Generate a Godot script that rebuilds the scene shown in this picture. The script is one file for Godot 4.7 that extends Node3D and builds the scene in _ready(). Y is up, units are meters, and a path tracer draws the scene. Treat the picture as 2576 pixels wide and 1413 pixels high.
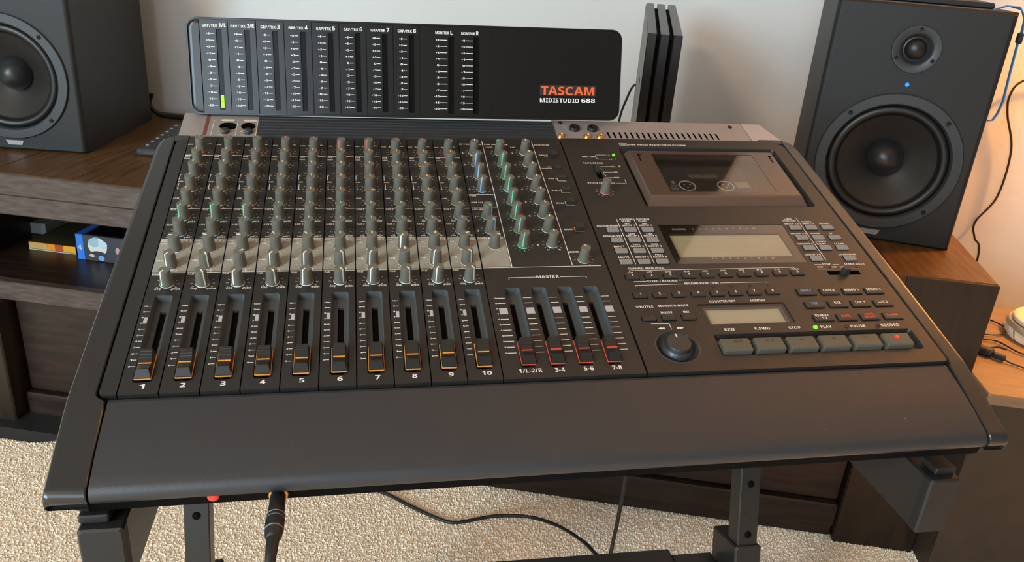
extends Node3D
# Home studio corner: a cassette mixing recorder on a stand before a television console.
# World: x right along the back wall, y up, z towards the photographer; metres.

const P := 0.0282                     # one channel strip of the recorder is this wide; panel measures below are in strips
const CON_H := 0.5455                 # top of the television console
const WALL_Z := -1.86
var M := {}
var PLAN := Transform3D(Basis(Vector3(P, 0, 0), Vector3(0, 0, -P), Vector3(0, P, 0)), Vector3.ZERO)   # (x, y, height) on a panel, in strips
var TP := Transform3D(Basis(Vector3(0.999897, 0.014343, 0), Vector3(-0.013708, 0.955656, 0.294167), Vector3(0.004219, -0.294137, 0.955754)), Vector3(0, 0.0564, 0))
var font: SystemFont
var words := {}
var rng := RandomNumberGenerator.new()


# ------------------------------------------------------------------ mesh building
class Geo:
	var st := SurfaceTool.new()
	var xf := Transform3D.IDENTITY
	var group := 1
	func _init(t := Transform3D.IDENTITY):
		xf = t
		st.begin(Mesh.PRIMITIVE_TRIANGLES)
		st.set_smooth_group(-1)
	func flat():
		st.set_smooth_group(-1)
	func soft():
		group += 1
		st.set_smooth_group(group)
	func raw(a: Vector3, b: Vector3, c: Vector3):
		st.add_vertex(xf * a); st.add_vertex(xf * b); st.add_vertex(xf * c)
	func tri(a: Vector3, b: Vector3, c: Vector3):     # counterclockwise from outside
		raw(a, c, b)
	func quad(a: Vector3, b: Vector3, c: Vector3, d: Vector3):
		tri(a, b, c); tri(a, c, d)
	func fan(r: Array):
		var m := Vector3.ZERO
		for p in r: m += p
		m /= r.size()
		for i in r.size(): tri(m, r[i], r[(i + 1) % r.size()])
	func loft(rings: Array, cap0 := true, cap1 := true, smooth := false):   # rings counterclockwise seen from the last one's side
		if smooth: soft()
		for k in rings.size() - 1:
			var a: Array = rings[k]
			var b: Array = rings[k + 1]
			for i in a.size():
				var j := (i + 1) % a.size()
				quad(a[i], a[j], b[j], b[i])
		flat()
		if cap0:
			var r: Array = rings[0].duplicate()
			r.reverse()
			fan(r)
		if cap1: fan(rings[-1])
	func box(x0: float, y0: float, z0: float, x1: float, y1: float, z1: float, c := 0.0):
		# chamfered on every edge by c
		if c <= 0.0:
			loft([[Vector3(x0, y0, z0), Vector3(x1, y0, z0), Vector3(x1, y1, z0), Vector3(x0, y1, z0)], [Vector3(x0, y0, z1), Vector3(x1, y0, z1), Vector3(x1, y1, z1), Vector3(x0, y1, z1)]])
			return
		var r := []
		for k in 4:
			var z: float = [z0, z0 + c, z1 - c, z1][k]
			var q: float = [c, 0.0, 0.0, c][k]
			var e := 2.0 * c if q > 0.0 else c
			r.append([Vector3(x0 + e, y0 + q, z), Vector3(x1 - e, y0 + q, z), Vector3(x1 - q, y0 + e, z), Vector3(x1 - q, y1 - e, z), Vector3(x1 - e, y1 - q, z), Vector3(x0 + e, y1 - q, z), Vector3(x0 + q, y1 - e, z), Vector3(x0 + q, y0 + e, z)])
		loft(r)
	func rrect(x0: float, y0: float, x1: float, y1: float, r: float, h: float, inset := 0.0, seg := 3) -> Array:
		var out := []
		r = maxf(r - inset, 0.0005)
		x0 += inset; y0 += inset; x1 -= inset; y1 -= inset
		for k in 4:
			var cx: float = [x1 - r, x0 + r, x0 + r, x1 - r][k]
			var cy: float = [y1 - r, y1 - r, y0 + r, y0 + r][k]
			for i in seg + 1:
				var t := PI / 2 * (k + float(i) / seg)
				out.append(Vector3(cx + r * cos(t), cy + r * sin(t), h))
		return out
	func slab(x0: float, y0: float, x1: float, y1: float, r: float, h0: float, h1: float, bevel := 0.0, seg := 3):
		var rings := [rrect(x0, y0, x1, y1, r, h0, 0.0, seg)]
		if bevel > 0.0:
			rings.append(rrect(x0, y0, x1, y1, r, h1 - bevel, 0.0, seg))
			rings.append(rrect(x0, y0, x1, y1, r, h1 - bevel * 0.3, bevel * 0.3, seg))
			rings.append(rrect(x0, y0, x1, y1, r, h1, bevel, seg))
		else:
			rings.append(rrect(x0, y0, x1, y1, r, h1, 0.0, seg))
		loft(rings)
	func circle(cx: float, cy: float, r: float, h: float, n := 24) -> Array:
		var out := []
		for i in n:
			var t := TAU * i / n
			out.append(Vector3(cx + r * cos(t), cy + r * sin(t), h))
		return out
	func lathe(cx: float, cy: float, prof: Array, n := 24):   # prof of Vector2(radius, height), walked so that the outside lies on the right; a point given twice makes a sharp edge
		soft()
		for k in prof.size() - 1:
			var a: Vector2 = prof[k]
			var b: Vector2 = prof[k + 1]
			if a.is_equal_approx(b):
				soft()
				continue
			for i in n:
				var t := TAU * i / n
				var u := TAU * (i + 1) / n
				var p := Vector3(cx + a.x * cos(t), cy + a.x * sin(t), a.y)
				var q := Vector3(cx + a.x * cos(u), cy + a.x * sin(u), a.y)
				var r := Vector3(cx + b.x * cos(u), cy + b.x * sin(u), b.y)
				var s := Vector3(cx + b.x * cos(t), cy + b.x * sin(t), b.y)
				if a.x > 1e-6: tri(p, q, r)
				if b.x > 1e-6: tri(p, r, s)
		flat()
	func plate(x0: float, y0: float, x1: float, y1: float, h: float, holes: Array, thick := 0.0):
		# flat top with holes: [x0, y0, x1, y1, corner radius]; a radius of half the side gives a round hole
		var xs := [x0, x1]
		var ys := [y0, y1]
		for o in holes:
			xs.append(o[0]); xs.append(o[2]); ys.append(o[1]); ys.append(o[3])
		xs.sort(); ys.sort()
		for i in xs.size() - 1:
			for j in ys.size() - 1:
				if xs[i + 1] - xs[i] < 1e-6 or ys[j + 1] - ys[j] < 1e-6: continue
				var mx: float = (xs[i] + xs[i + 1]) / 2
				var my: float = (ys[j] + ys[j + 1]) / 2
				var inside := false
				for o in holes:
					if mx > o[0] and mx < o[2] and my > o[1] and my < o[3]: inside = true
				if not inside:
					quad(Vector3(xs[i], ys[j], h), Vector3(xs[i + 1], ys[j], h), Vector3(xs[i + 1], ys[j + 1], h), Vector3(xs[i], ys[j + 1], h))
		for o in holes:
			var r: float = o[4]
			if r <= 0.0: continue
			var ring := rrect(o[0], o[1], o[2], o[3], r, h, 0.0, 8 if r > 0.3 else 4)
			var seg: int = ring.size() / 4
			for k in 4:
				var corner := Vector3([o[2], o[0], o[0], o[2]][k], [o[3], o[3], o[1], o[1]][k], h)
				for i in seg - 1: tri(corner, ring[k * seg + i + 1], ring[k * seg + i])
		if thick > 0.0:
			quad(Vector3(x0, y0, h - thick), Vector3(x1, y0, h - thick), Vector3(x1, y0, h), Vector3(x0, y0, h))
			quad(Vector3(x1, y0, h - thick), Vector3(x1, y1, h - thick), Vector3(x1, y1, h), Vector3(x1, y0, h))
			quad(Vector3(x1, y1, h - thick), Vector3(x0, y1, h - thick), Vector3(x0, y1, h), Vector3(x1, y1, h))
			quad(Vector3(x0, y1, h - thick), Vector3(x0, y0, h - thick), Vector3(x0, y0, h), Vector3(x0, y1, h))
	func well(x0: float, y0: float, x1: float, y1: float, r: float, h0: float, h1: float, draft: float, floor_holes = null):
		# walls and floor of a recess
		var a := rrect(x0, y0, x1, y1, r, h0, 0.0, 8 if r > 0.3 else 4)
		var b := rrect(x0, y0, x1, y1, r, h1, draft, 8 if r > 0.3 else 4)
		for i in a.size():
			var j := (i + 1) % a.size()
			quad(b[i], b[j], a[j], a[i]) if false else quad(a[i], b[i], b[j], a[j])
		if floor_holes == null: fan(b)
		else: plate(x0 + draft, y0 + draft, x1 - draft, y1 - draft, h1, floor_holes)
	func tube(pts: Array, r: float, n := 8, r1 := -1.0):
		if r1 < 0.0: r1 = r
		var rings := []
		var side := Vector3.ZERO
		for k in pts.size():
			var d: Vector3 = (pts[mini(k + 1, pts.size() - 1)] - pts[maxi(k - 1, 0)]).normalized()
			if k == 0: side = d.cross(Vector3(0.31, 0.9, 0.17)).normalized()
			side = (side - d * side.dot(d)).normalized()
			var up := d.cross(side)
			var ring := []
			var rr := lerpf(r, r1, float(k) / maxi(pts.size() - 1, 1))
			for i in n: ring.append(pts[k] + (side * cos(TAU * i / n) + up * sin(TAU * i / n)) * rr)
			rings.append(ring)
		loft(rings, true, true, true)
	func extrude_x(prof: Array, xa, xb, soft_ends := []):   # prof of Vector2(y, h) counterclockwise seen from +x; xa and xb are numbers or arrays, one per point
		var a := []
		var b := []
		for k in prof.size():
			a.append(Vector3(xa[k] if xa is Array else xa, prof[k].x, prof[k].y))
			b.append(Vector3(xb[k] if xb is Array else xb, prof[k].x, prof[k].y))
		for k in prof.size():
			var j := (k + 1) % prof.size()
			if k in soft_ends: st.set_smooth_group(7)
			else: flat()
			quad(a[k], a[j], b[j], b[k])
		flat()
		var p := PackedVector2Array()
		for q in prof: p.append(q)
		var ids := Geometry2D.triangulate_polygon(p)
		for k in range(0, ids.size(), 3):
			var i0 := ids[k]
			var i1 := ids[k + 1]
			var i2 := ids[k + 2]
			if (p[i1] - p[i0]).cross(p[i2] - p[i0]) < 0.0:
				var s := i1
				i1 = i2
				i2 = s
			tri(b[i0], b[i1], b[i2])
			tri(a[i0], a[i2], a[i1])
	func done() -> ArrayMesh:
		st.generate_normals()
		return st.commit()


# ------------------------------------------------------------------ nodes
func numbered(called: String, parent: Node) -> String:
	if not parent.has_node(called): return called
	var k := 1
	while parent.has_node("%s_%03d" % [called, k]): k += 1
	return "%s_%03d" % [called, k]


func put(called: String, mesh: Mesh, m: Material, parent: Node = null, xf := Transform3D.IDENTITY) -> MeshInstance3D:
	var o := MeshInstance3D.new()
	var under: Node = parent if parent else self
	o.name = numbered(called, under)
	o.mesh = mesh
	o.material_override = m
	o.transform = xf
	under.add_child(o, true)
	return o


func thing(called: String, label: String, category: String, xf := Transform3D.IDENTITY, group := "") -> Node3D:
	var o := Node3D.new()
	o.name = numbered(called, self)
	o.transform = xf
	add_child(o, true)
	return tag(o, label, category, group)


func tag(o: Node3D, label: String, category: String, group := "") -> Node3D:
	o.set_meta("label", label)
	o.set_meta("category", category)
	if group: o.set_meta("group", group)
	return o


func structure(called: String, mesh: Mesh, m: Material) -> MeshInstance3D:
	var o := put(called, mesh, m)
	o.set_meta("kind", "structure")
	return o


func on(x: float, y: float, h := 0.0, turn := 0.0) -> Transform3D:   # a place on the recorder's panel, in strips; turn clockwise in degrees
	return TP * Transform3D(Basis(Vector3.UP, -deg_to_rad(turn)), Vector3(x * P, h * P, -y * P))


# ------------------------------------------------------------------ materials
func noise(seed_: int, freq: float, a: Color, b: Color, normal := false, mid = null, size := 512) -> NoiseTexture2D:
	var n := FastNoiseLite.new()
	n.seed = seed_
	n.frequency = freq
	n.fractal_octaves = 4
	var t := NoiseTexture2D.new()
	t.width = size
	t.height = size
	t.seamless = true
	t.noise = n
	if normal:
		t.as_normal_map = true
		t.bump_strength = 4.0
	else:
		var g := Gradient.new()
		g.set_color(0, a)
		g.set_color(1, b)
		if mid != null: g.add_point(0.5, mid)
		t.color_ramp = g
	return t


func mat(c: Color, rough := 0.5, metal := 0.0, spec := 0.5) -> StandardMaterial3D:
	var m := StandardMaterial3D.new()
	m.albedo_color = c
	m.roughness = rough
	m.metallic = metal
	m.metallic_specular = spec
	return m


func grained(m: StandardMaterial3D, tex: Texture2D, scale: Vector3, world := false) -> StandardMaterial3D:
	m.albedo_texture = tex
	m.uv1_triplanar = true
	m.uv1_world_triplanar = world
	m.uv1_scale = scale
	return m


func bumpy(m: StandardMaterial3D, tex: Texture2D, strength: float, scale := Vector3.ZERO) -> StandardMaterial3D:
	m.normal_enabled = true
	m.normal_texture = tex
	m.normal_scale = strength
	if scale != Vector3.ZERO:
		m.uv1_triplanar = true
		m.uv1_scale = scale
	return m


func glow(c: Color, energy: float, base := Color(0.05, 0.05, 0.05)) -> StandardMaterial3D:
	var m := mat(base, 0.4)
	m.emission_enabled = true
	m.emission = c
	m.emission_energy_multiplier = energy
	return m


func rgb8(r: int, g: int, b: int) -> Color:
	return Color8(r, g, b)


func materials():
	var grain := noise(3, 0.08, Color.BLACK, Color.WHITE, true)
	var fine := noise(4, 0.25, Color.BLACK, Color.WHITE, true)
	M.panel = bumpy(mat(rgb8(37, 36, 35), 0.42, 0.0, 0.48), fine, 0.05, Vector3.ONE * 40)
	M.rest = bumpy(mat(rgb8(66, 67, 70), 0.43, 0.55), fine, 0.1, Vector3(2.0, 60, 60))
	M.cheek = bumpy(mat(rgb8(42, 41, 40), 0.24, 0.0, 0.48), fine, 0.03, Vector3.ONE * 40)
	M.gap = mat(rgb8(8, 8, 8), 0.8, 0.0, 0.2)
	M.slot = grained(mat(Color.WHITE, 0.7), noise(8, 0.09, rgb8(60, 63, 64), rgb8(84, 88, 90)), Vector3(24, 24, 24))
	M.band = mat(rgb8(148, 146, 136), 0.5)
	M.knob = mat(rgb8(100, 98, 88), 0.5)
	M.white = mat(rgb8(225, 224, 214), 0.5)
	M.cream = mat(rgb8(214, 202, 172), 0.5)
	M.green = mat(rgb8(106, 206, 154), 0.5)
	M.blue = mat(rgb8(146, 190, 232), 0.5)
	M.red = mat(rgb8(206, 104, 98), 0.5)
	M.orange = mat(rgb8(222, 176, 126), 0.5)
	M.yellow = mat(rgb8(208, 198, 136), 0.5)
	M.fader_orange = mat(rgb8(232, 148, 40), 0.45)
	M.fader_red = mat(rgb8(226, 70, 48), 0.45)
	M.cap = mat(rgb8(34, 34, 33), 0.28)
	M.key_grey = mat(rgb8(134, 131, 126), 0.55)
	M.key_black = mat(rgb8(42, 41, 39), 0.5)
	M.key_big = mat(rgb8(84, 82, 72), 0.55)
	M.print_white = mat(rgb8(232, 230, 222), 0.6)
	M.print_blue = mat(rgb8(120, 160, 226), 0.6)
	M.print_red = mat(rgb8(214, 84, 66), 0.6)
	M.print_dim = mat(rgb8(60, 58, 50), 0.6)
	M.print_box = mat(rgb8(176, 173, 176), 0.6)
	M.brand_orange = mat(rgb8(255, 96, 36), 0.5)
	M.deck = mat(rgb8(158, 150, 146), 0.42, 0.3)
	M.deck_light = mat(rgb8(178, 170, 164), 0.45, 0.2)
	M.rib = mat(rgb8(50, 51, 53), 0.4)
	M.gold = mat(rgb8(212, 160, 96), 0.3, 0.9)
	M.chrome = mat(rgb8(190, 190, 190), 0.2, 0.95)
	M.brown_mark = mat(rgb8(112, 62, 50), 0.6)
	M.bridge = mat(rgb8(20, 20, 20), 0.24)
	M.bridge_rim = mat(rgb8(30, 30, 30), 0.2)
	M.meter = mat(rgb8(16, 14, 14), 0.2, 0.0, 0.3)
	M.meter_on = glow(rgb8(150, 255, 0), 1.5, rgb8(60, 120, 0))
	M.plate = mat(rgb8(52, 51, 51), 0.18)
	M.glass = mat(Color(0.1, 0.09, 0.08, 0.18), 0.03)
	M.glass.transparency = BaseMaterial3D.TRANSPARENCY_ALPHA
	M.smoke = mat(rgb8(84, 68, 60), 0.12)
	M.lcd = mat(rgb8(226, 218, 180), 0.5)
	M.lcd_line = mat(rgb8(204, 196, 160), 0.5)
	M.bezel = mat(rgb8(24, 22, 21), 0.1)
	M.led_green = glow(rgb8(90, 255, 20), 2.0, rgb8(40, 90, 20))
	M.led_dark_red = mat(rgb8(74, 26, 28), 0.25)
	M.led_dark_green = mat(rgb8(40, 64, 60), 0.25)
	M.led_amber = mat(rgb8(150, 110, 60), 0.3)
	M.led_blue = glow(rgb8(20, 110, 255), 2.5, rgb8(10, 40, 110))
	M.jog = mat(rgb8(70, 74, 80), 0.3, 0.3)
	M.tape = mat(rgb8(46, 47, 50), 0.35)
	M.tape_print = mat(rgb8(140, 134, 108), 0.6)
	M.hub = mat(rgb8(196, 196, 196), 0.4)
	M.reel = mat(rgb8(22, 14, 11), 0.35)
	M.steel = mat(rgb8(42, 41, 40), 0.35, 0.3)
	M.rubber = mat(rgb8(24, 24, 25), 0.55)
	M.cord = mat(rgb8(26, 26, 25), 0.5)
	M.cord_grey = mat(rgb8(104, 112, 116), 0.4)
	M.box_black = bumpy(mat(rgb8(34, 33, 32), 0.5, 0.0, 0.42), grain, 0.1, Vector3.ONE * 14)
	M.ring = mat(rgb8(46, 47, 49), 0.42)
	M.cone = mat(rgb8(38, 35, 33), 0.42)
	M.surround = mat(rgb8(24, 24, 24), 0.4)
	M.dome = mat(rgb8(34, 33, 34), 0.36)
	M.screw = mat(rgb8(20, 20, 20), 0.35, 0.4)
	M.badge = mat(rgb8(156, 150, 146), 0.35, 0.5)
	M.console_box = mat(rgb8(24, 20, 18), 0.3)
	M.console_side = mat(rgb8(110, 106, 102), 0.45)
	var dark := noise(11, 0.012, rgb8(26, 17, 13), rgb8(52, 36, 29), false, rgb8(38, 26, 20))
	M.wood_dark = grained(mat(Color.WHITE, 0.4), dark, Vector3(1.2, 9, 9))
	M.wood_edge = grained(mat(Color.WHITE, 0.42), noise(12, 0.02, rgb8(54, 43, 39), rgb8(90, 76, 70)), Vector3(2, 10, 10))
	M.wood_top = grained(mat(Color.WHITE, 0.42, 0.0, 0.35), noise(13, 0.012, rgb8(62, 43, 25), rgb8(106, 76, 43), false, rgb8(84, 59, 33)), Vector3(9, 9, 1.4))
	M.wood_post = grained(mat(Color.WHITE, 0.42), noise(14, 0.012, rgb8(24, 17, 12), rgb8(46, 32, 20)), Vector3(9, 1.3, 9))
	M.wood_table = grained(mat(Color.WHITE, 0.42), noise(15, 0.014, rgb8(112, 92, 66), rgb8(136, 112, 82)), Vector3(1.4, 9, 9))
	M.dark_table = grained(mat(Color.WHITE, 0.6), noise(16, 0.02, rgb8(48, 38, 28), rgb8(58, 46, 34)), Vector3(2, 2, 2))
	M.shade = mat(rgb8(232, 214, 182), 0.8)
	M.shade.backlight_enabled = true
	M.shade.backlight = Color(0.25, 0.2, 0.14)
	M.wall = bumpy(mat(rgb8(214, 213, 210), 0.85), noise(21, 0.02, Color.BLACK, Color.WHITE, true), 0.12, Vector3.ONE * 3.0)
	M.ceiling = mat(rgb8(186, 184, 180), 0.9)
	M.wall_other = mat(rgb8(150, 143, 134), 0.9)
	M.carpet = grained(mat(Color.WHITE, 0.95), noise(22, 0.06, rgb8(226, 210, 186), rgb8(250, 238, 220)), Vector3.ONE * 9)
	M.pile = mat(Color.WHITE, 0.95)
	M.pile.vertex_color_use_as_albedo = true


# ------------------------------------------------------------------ lettering
func glyphs(s: String) -> Array:
	if not words.has(s):
		var t := TextMesh.new()
		t.font = font
		t.text = s
		t.font_size = 24
		t.pixel_size = 1.0 / 24
		t.depth = 0.0
		t.curve_step = 4.0
		var a := t.get_mesh_arrays()
		words[s] = [a[Mesh.ARRAY_VERTEX], a[Mesh.ARRAY_INDEX], t.get_aabb()]
	return words[s]


func txt(g: Geo, s: String, x: float, y: float, cap: float, wide := 0.0, align := 0, h := 0.005):
	var a := glyphs(s)
	var v: PackedVector3Array = a[0]
	var ids = a[1]
	var box: AABB = a[2]
	var sy := cap / 0.7083
	var sx: float = wide / box.size.x if wide > 0.0 else sy * 0.98
	var left: float = x - box.size.x * sx * (0.5 + 0.5 * align)
	var q := []
	for p in v: q.append(Vector3(left + (p.x - box.position.x) * sx, y + (p.y - 0.0) * sy, h))
	for k in range(0, ids.size(), 3): g.raw(q[ids[k]], q[ids[k + 1]], q[ids[k + 2]])


func line(g: Geo, x0: float, y0: float, x1: float, y1: float, w := 0.02, h := 0.005):
	var d := Vector2(x1 - x0, y1 - y0).normalized() * w / 2
	g.quad(Vector3(x0 + d.y, y0 - d.x, h), Vector3(x1 + d.y, y1 - d.x, h), Vector3(x1 - d.y, y1 + d.x, h), Vector3(x0 - d.y, y0 + d.x, h))


func list(g: Geo, rows: String):   # text|x|y|cap height|width, text centred on x
	for r in rows.split("\n", false):
		var f := r.strip_edges().split("|")
		if f.size() < 4: continue
		txt(g, f[0], float(f[1]), float(f[2]), float(f[3]), float(f[4]) if f.size() > 4 else 0.0, 0, float(f[5]) if f.size() > 5 else 0.005)


func _ready():
	# --- camera
	var cam := Camera3D.new()
	cam.name = "camera"
	cam.transform = Transform3D(Basis(Vector3(0.988748, 0.07193, -0.131159), Vector3(-0.117234, 0.917213, -0.380757), Vector3(0.092913, 0.391849, 0.915326)), Vector3(0, 1, 0))
	cam.fov = 38.595
	cam.near = 0.02
	cam.far = 30.0
	add_child(cam)
	cam.current = true
	# --- sky, seen through the window behind the photographer, and exposure
	var env := Environment.new()
	env.background_mode = Environment.BG_COLOR
	env.background_color = Color8(196, 230, 255)
	env.background_energy_multiplier = 3.0
	env.tonemap_mode = Environment.TONE_MAPPER_LINEAR
	env.tonemap_exposure = 1.06
	env.sdfgi_enabled = true
	env.ssao_enabled = true
	env.ssil_enabled = true
	var we := WorldEnvironment.new()
	we.name = "world_environment"
	we.environment = env
	add_child(we)
	# --- daylight entering by the window in the wall behind the photographer
	var day := AreaLight3D.new()
	day.name = "window_daylight"
	day.area_size = Vector2(1.05, 1.45)
	day.light_color = Color8(196, 234, 255)
	day.light_energy = 14.5
	day.shadow_enabled = true
	day.transform = Transform3D(Basis(), Vector3(-2.2, 1.58, 3.05))
	add_child(day)
	var day2 := AreaLight3D.new()
	day2.name = "door_daylight"
	day2.area_size = Vector2(1.0, 2.0)
	day2.light_color = Color8(232, 240, 250)
	day2.light_energy = 2.3
	day2.shadow_enabled = true
	day2.transform = Transform3D(Basis(), Vector3(-0.35, 1.3, 3.05))
	add_child(day2)
	# --- floor lamp at the right by the wall, just outside the frame
	var lamp := OmniLight3D.new()
	lamp.name = "lamp_bulb"
	lamp.light_color = Color8(255, 166, 64)
	lamp.light_energy = 2.8
	lamp.light_size = 0.05
	lamp.omni_range = 8.0
	lamp.omni_attenuation = 2.0
	lamp.shadow_enabled = true
	lamp.position = Vector3(1.2, 1.35, -1.68)
	add_child(lamp)

	# --- flush ceiling light behind the photographer
	var roof := AreaLight3D.new()
	roof.name = "ceiling_light_panel"
	roof.area_size = Vector2(0.56, 0.56)
	roof.light_color = Color8(255, 226, 190)
	roof.light_energy = 7.2
	roof.shadow_enabled = true
	roof.transform = Transform3D(Basis(Vector3(1, 0, 0), -PI / 2), Vector3(-1.5, 2.445, 1.9))
	add_child(roof)

	rng.seed = 7
	font = SystemFont.new()
	font.font_names = PackedStringArray(["Droid Sans"])
	font.font_weight = 700
	materials()
	room()
	console()
	side_table()
	off_frame()
	speakers()
	shelf_items()
	game_console()
	stand()
	recorder()
	cables()
	carpet_pile()


# ------------------------------------------------------------------ the room
func slab_box(a: Vector3, b: Vector3, c := 0.0) -> ArrayMesh:
	var g := Geo.new()
	g.box(a.x, a.y, a.z, b.x, b.y, b.z, c)
	return g.done()


func room():
	structure("floor", slab_box(Vector3(-2.9, -0.12, -2.0), Vector3(2.5, 0, 3.2)), M.carpet)
	structure("ceiling", slab_box(Vector3(-2.9, 2.5, -2.0), Vector3(2.5, 2.62, 3.2)), M.ceiling)
	structure("wall_back", slab_box(Vector3(-2.9, 0, WALL_Z - 0.14), Vector3(2.5, 2.5, WALL_Z)), M.wall)
	structure("wall_left", slab_box(Vector3(-2.9, 0, WALL_Z), Vector3(-2.76, 2.5, 3.2)), M.wall_other)
	structure("wall_right", slab_box(Vector3(2.36, 0, WALL_Z), Vector3(2.5, 2.5, 3.2)), M.wall_other)
	var g := Geo.new()                      # wall behind the photographer, with the window opening
	g.box(-1.66, 0, 3.06, -0.87, 2.5, 3.2)
	g.box(0.17, 0, 3.06, 2.36, 2.5, 3.2)
	g.box(-2.76, 0, 3.06, -1.66, 0.83, 3.2)
	g.box(-2.76, 2.33, 3.06, -1.66, 2.5, 3.2)
	g.box(-0.87, 0, 3.06, 0.17, 0.28, 3.2)
	g.box(-0.87, 2.33, 3.06, 0.17, 2.5, 3.2)
	structure("wall_front", g.done(), M.wall_other)
	for k in 2:
		var x0: float = [-2.76, -0.87][k]
		var x1: float = [-1.66, 0.17][k]
		g = Geo.new()
		var y0: float = [0.83, 0.28][k]
		for x in [x0, (x0 + x1) / 2 - 0.02, x1 - 0.04]: g.box(x, y0, 3.12, x + 0.04, 2.33, 3.16)
		for y in [y0, 1.55, 2.29]: g.box(x0, y, 3.12, x1, y + 0.04, 3.16)
		structure("window_%d" % (k + 1), g.done(), M.ceiling)
	structure("baseboard_back", slab_box(Vector3(-2.76, 0, WALL_Z), Vector3(2.36, 0.08, WALL_Z + 0.012), 0.003), M.ceiling)


func carpet_pile():
	var g := Geo.new()
	for k in 3:
		var t := TAU * k / 3
		var s := Vector3(cos(t), 0, sin(t))
		var e := Vector3(-sin(t), 0, cos(t))
		var a := s * 0.0021
		g.tri(a - e * 0.0034, a + e * 0.0034, s * 0.0004 + Vector3(0, 0.0036, 0))
	var spots := []
	var step := 0.0042
	var x := -1.32
	while x < 1.0:
		var z := -1.292
		while z < -0.86:
			spots.append(Vector2(x + rng.randf_range(-0.5, 0.5) * step, z + rng.randf_range(-0.5, 0.5) * step))
			z += step
		x += step
	var tone := FastNoiseLite.new()
	tone.seed = 5
	tone.frequency = 38.0
	var mm := MultiMesh.new()
	mm.transform_format = MultiMesh.TRANSFORM_3D
	mm.use_colors = true
	mm.mesh = g.done()
	mm.instance_count = spots.size()
	var light := rgb8(252, 240, 222).srgb_to_linear()
	var shade := rgb8(226, 206, 178).srgb_to_linear()
	for i in spots.size():
		var b := Basis(Vector3.UP, rng.randf() * TAU) * Basis(Vector3(1, 0, 0), rng.randf_range(-0.25, 0.25))
		mm.set_instance_transform(i, Transform3D(b.scaled(Vector3.ONE * rng.randf_range(0.7, 1.25)), Vector3(spots[i].x, -0.001, spots[i].y)))
		var k := clampf(0.72 + 0.55 * tone.get_noise_2d(spots[i].x, spots[i].y) + rng.randf_range(-0.16, 0.16), 0.0, 1.0)
		mm.set_instance_color(i, shade.lerp(light, k))
	var o := MultiMeshInstance3D.new()
	o.name = "carpet_pile"
	o.multimesh = mm
	o.material_override = M.pile
	o.set_meta("kind", "stuff")
	tag(o, "beige cut pile carpet flecked with tan under the stand", "carpet")
	add_child(o)


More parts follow.
